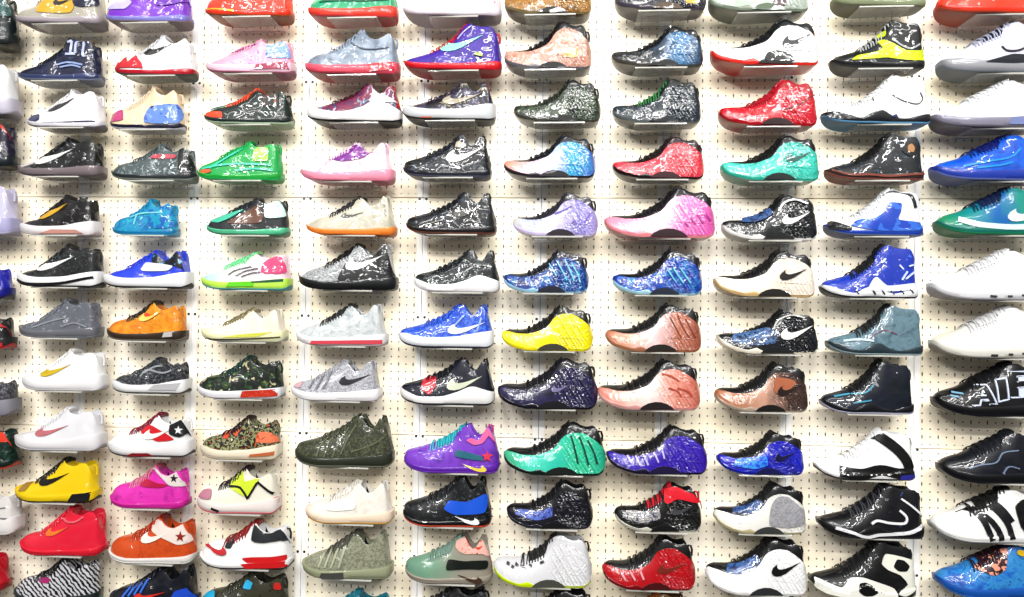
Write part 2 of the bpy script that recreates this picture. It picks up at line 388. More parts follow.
S(0,'D',(-68,24,376,416),'chunky','charcoal grey sneaker with light grey sole at left edge',[],u='speck:#4a4a50:#8d8d95:60:.42',m='#9b99a2',o='#85828c')
S(0,'K',(-66,25,426,469),'low','dark green sneaker with coral collar and sole at left edge',[('poly','#e2553f','collar_band',[(.6,.72),(.63,.92),(.88,.92),(.93,.66)])],u='speck:#12302a:#24584a:50:.45',m='#16332c',o='#d8523c',l='#e2553f',t='#e2553f')
S(0,'D',(-64,28,489,535),'chunky','white sneaker with grey collar cut off at left edge',[('strokes','#8d8a90','side_lines',[[(.55,.7),(.75,.62),(.9,.66)],[(.5,.4),(.7,.42),(.93,.4)]],.01)],u='#e6e2e0',m='#efecea',o='#d9d4d0',l='#3a3a3e')
S(0,'K',(-78,15,551,594),'low','red sneaker heel at the lower left edge',[],u='#c92035',m='#b01a2e',o='#a01828')
# column 1
S(1,'K',(16,108,-22,23),'low','silver sneaker with yellow saddle and navy heel',[('poly','#d8b43e','saddle',[(.3,.2),(.36,.5),(.46,.75),(.56,.9),(.74,.5),(.72,.2)]),('poly','#22264a','heel_panel',[(.72,.32),(.62,.86),(.72,.84),(.88,.9),(.97,.35)]),('tick','#2b2622',(.5,.36,.72,.52))],u='#b9b4a8',m='#b5adb2',o='#a098a0')
S(1,'P',(18,105,40,80),'low','navy high top with white numeral print on the ankle',[('strokes','#c4cbe6','ankle_print',[[(.64,.9),(.69,.92),(.69,.64)],[(.63,.62),(.75,.62)],[(.75,.64),(.75,.9),(.84,.9),(.84,.6),(.88,.58)]],.026),('strokes','#9fb0d6','side_lines',[[(.55,.36),(.68,.42),(.85,.36)],[(.58,.3),(.72,.35),(.83,.3)]],.02)],u='speck:#22284a:#3a4a7c:34:.36',m='#4a557c',o='#8f97ab',t='#1c2a2c')
S(1,'K',(27,108,91,127),'low','white sneaker with dark grey tick and navy sole stripe',[('tick','#4a4648',(.3,.42,.66,.78)),('solepoly','#3c3f66','sole_stripe',[(.3,.12),(.34,.2),(.96,.3),(.96,.14)]),('poly','#464a70','toe_panel',[(.04,.14),(.08,.3),(.2,.36),(.24,.2),(.14,.12)])],u='#eceaec',m='#e6e4ea',o='#8f8a90')
S(1,'K',(18,107,139,176),'flat','black low sneaker with white tick and mauve grey sole',[('tick','#f0f0f0',(.24,.3,.7,.72)),('poly','#d8d2d0','toe_stripe',[(.02,.22),(.1,.3),(.25,.36),(.24,.3),(.1,.22)])],u='speck:#1b1c1e:#7f8488:32:.36',m='#8a7f82',o='#6e6468')
S(1,'K',(20,102,196,235),'chunky','black sneaker with gold tick on white sole with pink line',[('tick','#d8b23c',(.26,.4,.66,.82)),('solepoly','#c99a8e','sole_line',[(.35,.03),(.5,.14),(.8,.14),(.9,.05)])],u='speck:#222124:#6c6a68:34:.36',m='#ece8ea',o='#dccfcf')
S(1,'K',(17,106,245,287),'chunky','black sneaker with large white tick and broad white sole',[('tick','#f6f6f6',(.26,.38,.72,.74)),('strokes',K_,'sole_line',[[(.06,.17),(.16,.09),(.3,.06),(.6,.09),(.96,.24)]],.03)],u='speck:#26282a:#55585a:60:.42',m='#f5f5f5',o='#3a3a3c')
S(1,'K',(19,104,299,338),'flat','all grey low sneaker in shiny wrap',[('strokes','#a2a5ac','side_lines',[[(.2,.3),(.35,.5),(.5,.78)],[(.24,.26),(.5,.46),(.62,.52)],[(.6,.3),(.75,.4),(.9,.3)]],.014)],u='speck:#777a82:#9da1a8:36:.36',m='#7b7c82',o='#94959a')
S(1,'K',(22,109,349,391),'chunky','white low sneaker with yellow tick',[('tick','#d3ba2c',(.26,.34,.64,.66))],u='#f2f1f0',m='#f0eff0',o='#d8d6d8',l='#c8c6c4')
S(1,'K',(15,107,407,451),'chunky','white low sneaker with faded pink tick',[('tick','#c87f86',(.28,.34,.66,.62))],u='#e8e7ea',m='#eceaec',o='#cfcdd2',l='#55504e')
S(1,'K',(15,102,458,503),'flat','yellow low sneaker with black tick and black collar',[('tick','#241f14',(.34,.4,.7,.72)),('poly','#b08f4a','toe_mark',[(.08,.22),(.12,.42),(.22,.5),(.2,.26)]),('solepoly','#2a2a2e','heel_clip',[(.72,.02),(.78,.26),(.98,.34),(.96,.06)])],u='#f2d51c',m='#efd21a',o='#2a2a20',l='#22201c',t='#2b2616')
S(1,'K',(20,109,506,556),'low','bright red low sneaker with small orange tick',[('tick','#f08a3a',(.36,.42,.62,.62)),('strokes','#ee7f8c','collar_piping',[[(.54,.8),(.6,.74),(.7,.74),(.78,.84)]],.018)],u='#e8304e',m='#e22c46',o='#cf2640',l='#c0203a')
S(1,'D',(14,103,556,606),'flat','black sneaker with white zebra lines and magenta accent',[('poly','#b02f7c','side_accent',[(.34,.5),(.36,.62),(.5,.58),(.46,.48)])],u='bars:#1c1c1f:#d8d8dc:34',m='#2a3a3a',o='#49a09a',t='#141416')
# column 2
S(2,'D',(106,194,-24,22),'low','purple sneaker with lavender toe and orange sole patch',[('poly','#c9c2ec','toe_panel',[(.02,.3),(.1,.5),(.24,.58),(.38,.4),(.3,.24)]),('poly','#7c22b8','heel_panel',[(.62,.3),(.62,.84),(.93,.8),(.95,.4)])],u='#8a3fc8',m='#8f8ccf',o='#9a8a90')
S(2,'D',(115,199,37,75),'low','white sneaker with black tick and red zigzag sole',[('tick','#231f22',(.4,.5,.74,.8)),('poly','#d22a3c','toe_points',[(.02,.2),(.04,.42),(.1,.3),(.15,.5),(.22,.32),(.3,.5),(.4,.3),(.42,.16)])],u='speck:#f0f0f2:#b9b9be:70:.35',m='#c4233a',o='#55605a',t='#dedee0')
S(2,'D',(110,187,88,129),'low','cream and sky blue sneaker with purple floral toe',[('poly','neb:#4a3a9a,#e0607a,#7a5ad0:80','toe_panel',[(.01,.2),(.05,.42),(.2,.5),(.26,.2)]),('poly','camo:#4a74c4,#7a9cdc,#20347c:50','heel_panel',[(.5,.14),(.58,.55),(.92,.62),(.97,.14)])],u='#efd9bc',m='#242440',o='#d8d6de',c='#e6d9c2')
S(2,'D',(112,199,145,180),'low','grey green sneaker with pink stripe and black heel',[('poly','#c8606e','side_stripe',[(.5,.6),(.52,.72),(.82,.72),(.8,.6)]),('poly','#232528','heel_panel',[(.84,.2),(.84,.84),(.94,.8),(.96,.2)])],u='speck:#5e6a6c:#98a4a6:40:.42',m='#3d4244',o='#9aa49c')
S(2,'D',(112,181,200,235),'low','small teal blue sneaker on short sole',[('poly','camo:#2478c0,#28a8c8:40','heel_panel',[(.6,.2),(.62,.84),(.94,.8),(.96,.2)]),('strokes','#8fd8e4','side_lines',[[(.3,.5),(.5,.62),(.8,.66)],[(.4,.3),(.42,.6)]],.02)],u='neb:#1c6ca8,#2a9fc8,#38c0c8:24',m='#1f88b4',o='#6ab8d8')
S(2,'R',(104,194,250,288),'chunky','cobalt blue sneaker with sky blue heel and white wave sole',[('poly','camo:#3a9ad0,#1c2434,#56b0dc:40','heel_panel',[(.58,.62),(.6,.98),(.72,.78),(.88,.96),(.93,.6)]),('poly','#e8ecf2','saddle',[(.48,.44),(.52,.68),(.64,.66),(.86,.6),(.8,.46)])],u='#3454d8',m='#f1f1f3',o='#2b2c30')
S(2,'D',(107,189,301,341),'flat','golden orange sneaker with brown sole and silver heel clip',[('poly','#e0601c','side_panel',[(.44,.62),(.54,.74),(.66,.6),(.5,.5)]),('tick','#f4d878',(.46,.5,.72,.74)),('solepoly','#c9c6c4','heel_clip',[(.78,.1),(.8,.4),(.9,.4),(.9,.12)])],u='neb:#c8741c,#e89c28,#f0b83c:18',m='#4a3c30',o='#8a8478',t='#3a3226',l='#22201c')
S(2,'D',(112,192,358,394),'chunky','black knit sneaker with grey swirl and white rubber sole',[('strokes','#a9adb2','side_lines',[[(.42,.5),(.5,.7),(.7,.62),(.82,.7)],[(.46,.6),(.6,.8),(.8,.84)]],.02),('solepoly','#c4c4c6','heel_clip',[(.55,.12),(.62,.3),(.96,.34),(.9,.12)])],u='speck:#303236:#6c7076:60:.45',m='#f0f0f0',o='#55564f')
S(2,'D',(108,196,413,457),'chunky','white sneaker with red saddle and black star heel',[('poly','#d32434','saddle',[(.42,.58),(.5,.78),(.6,.72),(.86,.42),(.64,.36)]),('tick','#f4f0ee',(.47,.42,.8,.7)),('poly','#2a2c30','heel_panel',[(.76,.55),(.78,.86),(.9,.92),(.96,.62),(.9,.48)]),('star','#f2f2f2',(.88,.66,.05)),('solepoly','#8e1f2c','sole_arch',[(.3,.0),(.38,.1),(.55,.1),(.62,.0)])],u='#f3f2f1',m='#f0eeee',o='#4a4a4c',t='#7c2440',c='#9a3050')
S(2,'D',(110,192,464,509),'low','magenta pink sneaker with pale collar and black star',[('poly','#c21e58','saddle',[(.42,.52),(.46,.74),(.64,.62),(.8,.58),(.7,.5)]),('poly','#e6dcd8','collar_panel',[(.5,.8),(.56,.94),(.68,.84),(.92,.9),(.95,.55),(.8,.55)]),('star','#3a2e34',(.86,.74,.055))],u='neb:#d83cb0,#e84ac0,#c030a0:12',m='#d434a8',o='#b82c90',t='#c06078',c='#e08aa8')
S(2,'D',(109,199,515,564),'low','orange leather sneaker with white collar and red star',[('poly','#efe2da','collar_panel',[(.5,.72),(.55,.88),(.68,.8),(.92,.9),(.96,.5),(.84,.42)]),('tick','#f4ece4',(.42,.46,.76,.74)),('star','#a03a30',(.87,.62,.06))],u='neb:#c85a20,#d8642a,#b84a1c:14',m='#e8e4e0',o='#efece8',t='#9c3a24',c='#c8542c')
S(2,'R',(110,201,564,612),'flat','black and navy sneaker with red tick and blue heel',[('tick','#e0402c',(.34,.3,.68,.46)),('poly','#2a60d0','heel_panel',[(.72,.12),(.78,.5),(.93,.6),(.95,.2)]),('strokes','#4a80e0','side_lines',[[(.2,.3),(.26,.5)],[(.27,.34),(.33,.56)],[(.34,.38),(.4,.64)],[(.41,.44),(.47,.74)]],.02)],u='#1d2230',m='#16223c',o='#1f4aa8')
# column 3
S(3,'D',(207,295,-28,16),'low','orange sneaker with yellow tick and yellow toe sole',[('tick','#f4d614',(.38,.36,.66,.66)),('solepoly','#f0c23a','sole_stripe',[(.02,.16),(.06,.3),(.4,.22),(.4,.06)]),('poly','#2a2850','collar_panel',[(.74,.6),(.76,.82),(.93,.86),(.95,.6)])],u='#e84a24',m='#ec4420',o='#b0643c')
S(3,'W',(208,297,42,73),'flat','pink floral sneaker with pale blue heel print',[('poly','camo:#5a90dc,#9ab8ec,#3a70c8:50','heel_panel',[(.7,.45),(.72,.85),(.9,.85),(.93,.45)]),('solepoly','#b03a62','sole_stripe',[(.6,.1),(.62,.28),(.98,.34),(.98,.12)]),('poly','#b05a9a','collar_line',[(.34,.66),(.5,.88),(.58,.92),(.5,.8),(.38,.62)])],u='camo:#c88ac8,#f0b8cc,#e896b4:40',m='#f0d2e0',o='#c07a90')
S(3,'D',(206,295,90,124),'low','dark green sneaker with orange laces and coral heel print',[('poly','camo:#e88a6c,#26302c,#f0a890:45','heel_panel',[(.68,.5),(.7,.84),(.86,.8),(.88,.48)]),('poly','#e4603a','toe_cap',[(.01,.12),(.03,.36),(.26,.34),(.27,.12)]),('poly','#4a9a84','vamp_stripe',[(.06,.42),(.3,.6),(.44,.76),(.4,.66),(.2,.48)])],u='#243a36',m='#2c3a38',o='#c8dcc0',t='#d8603c',c='#e8684a',p='#3a2420')
S(3,'W',(199,285,143,180),'low','bright green sneaker with mint stripes and yellow print',[('poly','camo:#5ac860,#b8e070,#3cb45a:50','heel_print',[(.68,.5),(.7,.86),(.86,.88),(.88,.5)]),('strokes','#5ad8c0','side_lines',[[(.1,.3),(.5,.42),(.9,.4)],[(.2,.3),(.4,.6),(.55,.86)],[(.5,.24),(.7,.3),(.93,.26)]],.02),('poly','#e07a50','toe_mark',[(.04,.16),(.08,.26),(.22,.28),(.22,.18)])],u='#2cb464',m='#2cb050',o='#3cc878')
S(3,'W',(208,291,199,235),'low','mint and black sneaker with brown side and green sole',[('poly','#7c5a48','side_panel',[(.28,.3),(.5,.6),(.66,.86),(.74,.5),(.7,.32)]),('poly','#5cc8ac','toe_stripe',[(.02,.38),(.1,.5),(.36,.62),(.5,.72),(.34,.46),(.2,.32)]),('poly','camo:#a8e8d4,#d8f4ea,#4ab8a0:40','heel_panel',[(.74,.45),(.74,.82),(.9,.86),(.92,.5)])],u='#3a3e42',m='#6cc8a0',o='#4a9a78')
S(3,'W',(203,293,253,290),'flat','pastel rainbow sneaker with neon green sole and pink heel',[('poly','speck:#e45a8a:#2a2430:70:.3','heel_panel',[(.7,.45),(.72,.74),(.9,.8),(.93,.45)]),('solepoly','#7ad838','sole_stripe',[(.35,.08),(.38,.26),(.64,.3),(.64,.1)]),('solepoly','#34705a','sole_slot',[(.62,.2),(.62,.28),(.96,.34),(.96,.24)]),('strokes','#8a8a94','side_lines',[[(.36,.4),(.44,.54),(.6,.64)],[(.44,.38),(.54,.52),(.68,.6)],[(.5,.36),(.6,.46),(.7,.5)]],.008)],u='grad:#a8d8e4,#e4e8dc,#ecdfe6,#f0d8e0',m='#c8ec6c',o='#54b4b8',t='#9ce8a4',c='#8ae8b0')
S(3,'R',(203,289,308,342),'flat','cream knit sneaker with olive laces and lemon sole band',[('solepoly','#dcdc6a','sole_stripe',[(.3,.12),(.5,.34),(.9,.38),(.7,.16)]),('strokes','#4a463a','sole_line',[[(.06,.1),(.3,.07),(.6,.1),(.96,.16)]],.014)],u='#ebe4d4',m='#ecebc4',o='#cfd0bc',t='#b8b08e',c='#8a845e')
S(3,'D',(199,286,356,399),'flat','green camouflage sneaker with white sole and red heel tread',[('solepoly','speck:#c8402c:#e87860:90:.4','heel_tread',[(.56,.04),(.58,.2),(.97,.26),(.97,.08)])],u='camo:#c8c4a0,#2a3430,#1d241e,#3a5a3a,#8a8a48:40',m='#ececee',o='#c8c4c8',t='#1f4a44',p='#2a4a44')
S(3,'D',(202,283,416,460),'chunky','floral camouflage sneaker with orange patches and cream sole',[('poly','camo:#d8562c,#f0906c,#3a2a24:40','heel_panel',[(.72,.42),(.76,.7),(.94,.66),(.97,.42)]),('poly','#d8603a','side_patch',[(.3,.5),(.34,.72),(.4,.7),(.38,.48)]),('solepoly','#c87a50','sole_stripe',[(.66,.08),(.68,.14),(.97,.22),(.96,.12)])],u='camo:#d8703c,#2a2620,#a0a078,#3a3430,#e8dcc0:46',m='#f0e6d2',o='#c8bca4',t='#3a1f22')
S(3,'D',(199,282,466,514),'chunky','white sneaker with neon yellow saddle and black zigzag',[('poly','#d8ea4a','saddle',[(.4,.6),(.44,.86),(.56,.96),(.6,.7),(.8,.84),(.68,.36),(.6,.4)]),('strokes',K_,'zigzag_line',[[(.42,.6),(.56,.58),(.66,.34)],[(.66,.36),(.76,.7)],[(.76,.72),(.95,.46)],[(.06,.42),(.2,.38)],[(.24,.12),(.33,.06)]],.026),('poly','#f06a70','heel_panel',[(.68,.1),(.8,.2),(.97,.4),(.97,.16)]),('poly','#c890a0','toe_panel',[(.02,.3),(.08,.46),(.2,.5),(.22,.3)])],u='#eeeadc',m='#f0e8e4',o='#e07a84',t='#3a2434',l='#241820')
S(3,'D',(202,295,520,569),'low','white sneaker with black strap and red heel wedge',[('poly','#d42a30','heel_wedge',[(.48,.26),(.62,.06),(.95,.1),(.97,.34),(.8,.28)]),('solepoly','#d42a30','sole_wedge',[(.55,.02),(.5,.3),(.98,.4),(.98,.06)]),('poly','#2f3236','strap',[(.3,.44),(.34,.74),(.44,.86),(.4,.62),(.38,.44)]),('poly','#3a3c40','collar_panel',[(.58,.62),(.62,.9),(.9,.86),(.93,.7),(.72,.58)]),('tick_flip','#c8303a',(.05,.3,.34,.5))],u='#f4f3f2',m='#f4f2f0',o='#3a3a3c',t='#a03030',p='#2a2c30')
S(3,'D',(203,291,570,617),'flat','black camouflage sneaker with bright blue toe and tongue',[('poly','#34b4d8','toe_cap',[(.01,.2),(.04,.46),(.16,.52),(.2,.3)]),('poly','#40b8e0','tongue_mark',[(.5,.66),(.54,.86),(.62,.8),(.6,.64)]),('poly','#c83a30','heel_mark',[(.86,.68),(.87,.84),(.93,.82),(.94,.66)])],u='camo:#1c1a18,#4a4a3a,#2a2620:40',m='#2a2a2a',o='#1a1a1c')
# column 4
S(4,'D',(310,399,-28,17),'flat','green sneaker with coral red sole at the top edge',[('poly','#1d7a5c','side_band',[(.1,.3),(.3,.4),(.95,.5),(.95,.34)])],u='#30b084',m='#e85440',o='#e05858')
S(4,'D',(307,401,32,74),'flat','pale steel blue sneaker with coral pink sole',[('solepoly','#c8304a','heel_block',[(.7,.04),(.7,.34),(.98,.38),(.98,.08)]),('strokes','#6c7488','collar_line',[[(.36,.6),(.46,.74),(.54,.88)]],.03),('strokes','#7c8698','side_lines',[[(.5,.72),(.66,.56),(.9,.6)]],.014)],u='neb:#7c8898,#a0acba,#bcc6d2:14',m='#e86a7c',o='#d0566a')
S(4,'E',(309,403,85,122),'wave','plum and blue sneaker with tall white sole and black tread',[('strokes','#c83a34','heel_line',[[(.94,.86),(.97,.4)]],.02),('poly','#d8dce4','heel_panel',[(.68,.5),(.74,.76),(.84,.7),(.92,.5)])],u='neb:#6a2450,#9a3a5c,#3a3a6c,#b8c0d8:22',m='#f2f0f0',o='#26242a',t='#5a2038',l='#b08a8c',p='#b04a3c')
S(4,'R',(303,396,143,181),'flat','pink sneaker with purple blotches on pale pink sole',[('poly','camo:#c868c0,#8a3a9c,#e08ad0:50','collar_panel',[(.3,.6),(.5,.9),(.66,.92),(.8,.78),(.72,.6),(.46,.48)])],u='neb:#e8a0c8,#f4dce8,#f6eef0:10',m='#f0a4b8',o='#e890a8')
S(4,'R',(308,398,196,235),'low','pale beige sneaker with black laces and orange sole',[('tick','#55564c',(.42,.44,.66,.58)),('strokes','#8a8878','heel_line',[[(.88,.85),(.9,.5)]],.012)],u='neb:#b0ad9a,#ccc8b8,#dcd8cc:12',m='#f09a48',o='#ec8a34',t='#484a4c',c='#3a3a3e')
S(4,'R',(301,399,243,290),'flat','grey and black knit sneaker with white tick',[('poly','#2a2c2e','heel_panel',[(.42,.16),(.46,.4),(.52,.66),(.66,.6),(.9,.9),(.93,.3),(.9,.16)]),('tick','#f4f4f4',(.5,.42,.88,.76))],u='speck:#8f9294:#c4c6c8:90:.5',m='#242628',o='#1c1d1f',t='#1c1c1e')
S(4,'R',(298,389,303,346),'flat','white and pale grey knit runner with pink red sole line',[('solepoly','#d85a68','sole_line',[(.2,.04),(.22,.12),(.97,.16),(.97,.06)])],u='neb:#b4babc,#d4d8d8,#a4aeb2:14',m='#f0eef0',o='#d8c8cc',t='#3a3a3e')
S(4,'R',(293,383,359,401),'flat','grey woven runner with black tick and white sole',[('tick','#3a3a40',(.56,.4,.9,.68)),('poly','#d8b8c0','toe_mark',[(.02,.3),(.06,.42),(.14,.46),(.14,.3)]),('strokes','#8c8c94','side_lines',[[(.24,.3),(.3,.6)],[(.32,.3),(.4,.7)],[(.4,.3),(.48,.8)]],.02)],u='speck:#a2a3aa:#c8c9ce:80:.5',m='#f5f4f5',o='#d8d4d8')
S(4,'E',(297,395,413,467),'flat','olive green knit sneaker with ridged sides',[('strokes','#7c8068','side_lines',[[(.26,.2),(.3,.44),(.36,.56)],[(.34,.2),(.38,.5),(.46,.66)],[(.42,.2),(.48,.5),(.56,.76)],[(.5,.26),(.56,.56),(.64,.82)],[(.6,.3),(.8,.44),(.92,.6)]],.012)],u='speck:#474b3a:#6c7058:60:.46',m='#3f4436',o='#7c8070')
S(4,'R',(307,395,479,524),'flat','off white knit runner with gum sole edge',[('poly','#f4f2ee','side_panel',[(.24,.3),(.34,.56),(.6,.6),(.6,.34)])],u='neb:#e6e0d6,#f0ece4,#dcd6cc:16',m='#f2e0cc',o='#d8ac5c')
S(4,'R',(304,394,529,579),'flat','sage grey chunky runner with dark arch in its sole',[('solepoly','#5a5a58','sole_arch',[(.24,.0),(.26,.14),(.5,.16),(.5,.0)]),('strokes','#b8bca4','side_lines',[[(.22,.24),(.26,.5)],[(.29,.24),(.34,.58)],[(.36,.24),(.42,.64)],[(.44,.24),(.5,.7)]],.022)],u='speck:#8a8c78:#a6a894:60:.5',m='#a8ac90',o='#8c9078',t='#6c6c60',c='#5c5c54')
S(4,'D',(305,394,590,636),'flat','teal sneaker collar peeking over the bottom edge',[],u='#2f8a9c',m='#2a6a78',o='#224444')
# column 5
S(5,'D',(404,502,-32,16),'low','white sneaker with pink specks at the top edge',[('strokes','#d8447c','side_dots',[[(.3,.34),(.38,.36)],[(.76,.36),(.82,.38)]],.02)],u='speck:#f0e4ea:#e06a94:60:.34',m='#ebe4ea',o='#cfc4cc')
S(5,'P',(405,502,25,70),'low','violet sneaker with mint green tick and red sole',[('tick','#a6ecdc',(.38,.38,.82,.74)),('strokes','#c8c0f0','collar_line',[[(.56,.66),(.62,.8),(.7,.94)]],.012),('strokes','#b0c850','heel_mark',[[(.74,.34),(.82,.3)]],.03)],u='neb:#45308c,#5a3ab0,#3a2a80:10',m='#e02c3c',o='#d4243a',t='#c8304c',p='#c8284a')
S(5,'E',(404,496,83,120),'chunky','black patterned sneaker with silver tick and pale grey sole',[('tick','#b8b09c',(.44,.4,.86,.7)),('solepoly','#c05a30','sole_mark',[(.22,.0),(.23,.06),(.34,.06),(.34,.0)])],u='camo:#1f1f2a,#5a5470,#2a2a30,#a89c84:40',m='#d8dadc',o='#3a3a3c',l='#8a7a70',p='#8a5a50')
S(5,'E',(404,492,135,177),'low','black snakeskin sneaker with broad white tick',[('tick','#f2f0ec',(.5,.34,.92,.7)),('poly','#c4bca8','collar_print',[(.6,.7),(.62,.84),(.72,.78),(.7,.66)])],u='speck:#23262c:#5a626e:36:.42',m='#30343e',o='#6a6e84')
S(5,'E',(407,497,192,234),'low','all black glossy sneaker with faint grey tick',[('tick','#6a6862',(.54,.4,.86,.7)),('strokes','#8a887e','side_lines',[[(.72,.3),(.76,.5),(.84,.26)],[(.3,.24),(.44,.34)]],.012)],u='speck:#1f2228:#4a5260:36:.4',m='#242226',o='#8a5a48')
S(5,'E',(415,500,249,292),'rise','black woven sneaker over bright white wavy sole',[('strokes','#cfd2d4','side_lines',[[(.62,.5),(.7,.6)],[(.5,.4),(.56,.44)]],.014)],u='speck:#20262a:#5a6468:40:.42',m='#f7f7f8',o='#d8d4d6',l='#c0bcb8')
S(5,'E',(400,494,303,348),'chunky','cornflower blue sneaker with white tick and white sole',[('tick','#f0f4fc',(.53,.32,.92,.6)),('strokes','#a4c0f0','side_lines',[[(.6,.5),(.7,.76)],[(.84,.4),(.88,.7)]],.016)],u='speck:#2f5cc8:#5a88e4:44:.46',m='#f0f2f6',o='#3a3f50',l='#b8bcc8')
S(5,'E',(401,495,357,405),'rise','navy sneaker with red strap, silver tick and white sole',[('tick','#d8dcc8',(.51,.32,.88,.64)),('poly','#cc2c44','strap',[(.24,.34),(.26,.56),(.4,.6),(.4,.4),(.34,.2)])],u='#1c2238',m='#f0efee',o='#30343e',t='#1a1e26',l='#b8b8bc')
S(5,'E',(405,500,422,473),'low','purple sneaker with teal laces, pink collar and yellow tick',[('tick_flip','#ecd86a',(.62,.04,.88,.2)),('poly','#e87ab0','collar_panel',[(.66,.68),(.7,.74),(.8,.66),(.88,.94),(.92,.9),(.84,.62),(.74,.58)]),('poly','#3f7c8c','side_panel',[(.54,.34),(.56,.5),(.84,.36),(.84,.26)]),('star','#e0506c',(.88,.36,.06))],u='neb:#7a3cb8,#8e54cc,#6a34a8:10',m='#7434b4',o='#8a50c8',t='#2fa8b8',c='#48c4cc',l='#1f3a80',p='#d05a9c')
S(5,'E',(404,492,474,527),'low','black sneaker with royal blue flank and white heel tick',[('poly','#2c6cd8','side_panel',[(.47,.36),(.53,.54),(.74,.5),(.96,.72),(.95,.28),(.6,.24)]),('tick_flip','#f4f4f4',(.6,.06,.88,.22))],u='speck:#1e2024:#5c6468:40:.38',m='#1d1d22',o='#e8603c',l='#8a9088',c='#3a3c40')
S(5,'E',(406,493,532,584),'low','sage green sneaker with orange print collar and black band',[('poly','camo:#e0542c,#f0c4b8,#d83a28:46','collar_panel',[(.58,.74),(.62,.96),(.74,.82),(.86,.96),(.95,.82),(.94,.66),(.7,.62)]),('poly','#1f2822','side_band',[(.48,.28),(.5,.52),(.7,.48),(.95,.52),(.95,.32),(.7,.32)]),('tick_flip','#5a4434',(.62,.04,.9,.2))],u='grad:#7aa08c,#82a890,#a8a498,#a49c90',m='#a8a094',o='#9a9286',t='#8aa498',l='#c8402c')
S(5,'D',(405,491,582,630),'flat','black collar rising over bottom edge below the sage green sneaker',[],u='speck:#1c1e20:#5a5e60:40:.4',m='#2a2a2c',o='#222222')
# column 6
S(6,'F',(505,591,-32,14),'thin','gold brown metallic sneaker at the top edge',[],u='#2a2420',s='neb:#8a6428,#b88a3c,#5a4a34:20',o='#8a7a58',a='#2a2620')
S(6,'F',(505,591,23,69),'thin','black and rose sneaker with orange heel glow print',[('poly','neb:#e87a1c,#f4b45c,#f0d8cc:40','heel_print',[(.66,.24),(.7,.42),(.86,.42),(.84,.22)])],u='#1e1c20',s='neb:#8a4a34,#e0b8a8,#c87858:16',o='#75757c',a='#1a181a',t='#1c1a1c')
S(6,'F',(514,600,81,122),'thin','dark camouflage high sneaker with glassy green black shell',[],u='#1e221e',s='camo:#1c221e,#3a4638,#56664e,#2a302a:50',o='#56564e',a='#161816',t='#1c201c',c='#4a5244')
S(6,'F',(504,595,136,178),'thin','galaxy sneaker with peach toe fading to turquoise heel',[],u='#1b1f2c',s='grad:#e8a890,#e8c0c0,#c8c8f0,#40b8e0,#5a78c8',o='#3c3440',a='#1c1a20',cs=1)
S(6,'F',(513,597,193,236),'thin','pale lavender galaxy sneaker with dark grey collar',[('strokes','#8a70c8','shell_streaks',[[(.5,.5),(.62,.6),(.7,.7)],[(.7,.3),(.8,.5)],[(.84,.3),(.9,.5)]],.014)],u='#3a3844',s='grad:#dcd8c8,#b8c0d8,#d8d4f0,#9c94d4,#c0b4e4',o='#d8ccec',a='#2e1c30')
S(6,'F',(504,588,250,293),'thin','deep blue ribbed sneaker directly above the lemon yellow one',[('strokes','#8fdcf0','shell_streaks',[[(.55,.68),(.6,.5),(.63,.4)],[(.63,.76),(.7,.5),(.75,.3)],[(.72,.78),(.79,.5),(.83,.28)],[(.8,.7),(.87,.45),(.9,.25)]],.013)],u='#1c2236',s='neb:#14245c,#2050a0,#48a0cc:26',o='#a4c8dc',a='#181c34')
S(6,'F',(502,592,305,351),'thin','lemon yellow shell sneaker with black collar',[],u='#22241f',s='#f4e80e',o='#ece018',a='#4a483c',t='#23211c')
S(6,'F',(498,597,357,409),'thin','black purple metallic sneaker, all dark, below the yellow one',[('tick','#8a84a8',(.54,.34,.72,.5))],u='#1d1b28',s='neb:#2a2748,#3a3460,#1c1a2c:18',o='#26242e',a='#16141e',l='#1a1824')
S(6,'F',(504,605,421,475),'thin','aqua green striped shell sneaker with black collar and outsole',[('strokes','#185a50','shell_stripes',[[(.66,.78),(.7,.5),(.73,.24)],[(.74,.76),(.79,.5),(.83,.22)],[(.82,.7),(.88,.46),(.91,.24)]],.018)],u='#181c1c',s='grad:#50b890,#58d8c0,#40c8b4,#48d0a8,#3cc0a0',o='#1e3028',a='#1a2420')
S(6,'F',(507,592,480,529),'thin','midnight navy sneaker with bright blue vamp reflections',[('poly','neb:#1d1c2c,#2a3480,#7a90e0,#1d1c2c:60','vamp_panel',[(.1,.28),(.14,.38),(.4,.36),(.54,.5),(.54,.28),(.36,.18)])],u='#15151c',s='#1d1c2c',o='#3a3c46',a='#14141c')  # blue reflections painted on the vamp
S(6,'F',(494,591,531,587),'thin','white shell sneaker with neon yellow sole and black collar',[('strokes','#26262a','shell_spots',[[(.14,.4),(.17,.38)],[(.19,.36),(.22,.34)],[(.23,.4),(.26,.37)],[(.3,.38),(.33,.36)],[(.37,.4),(.4,.41)],[(.48,.46),(.52,.5)]],.022)],u='#d8d8da',s='#e4e4e6',o='#d8ec1c',a='#5a5c54',t='#2a2c2a',c='#303034',p='#26282a')
S(6,'F',(504,592,585,632),'thin','black sneaker collar rising at the bottom edge below neon yellow sole',[],u='#1a1a20',s='#22222c',o='#333333',a='#181818')
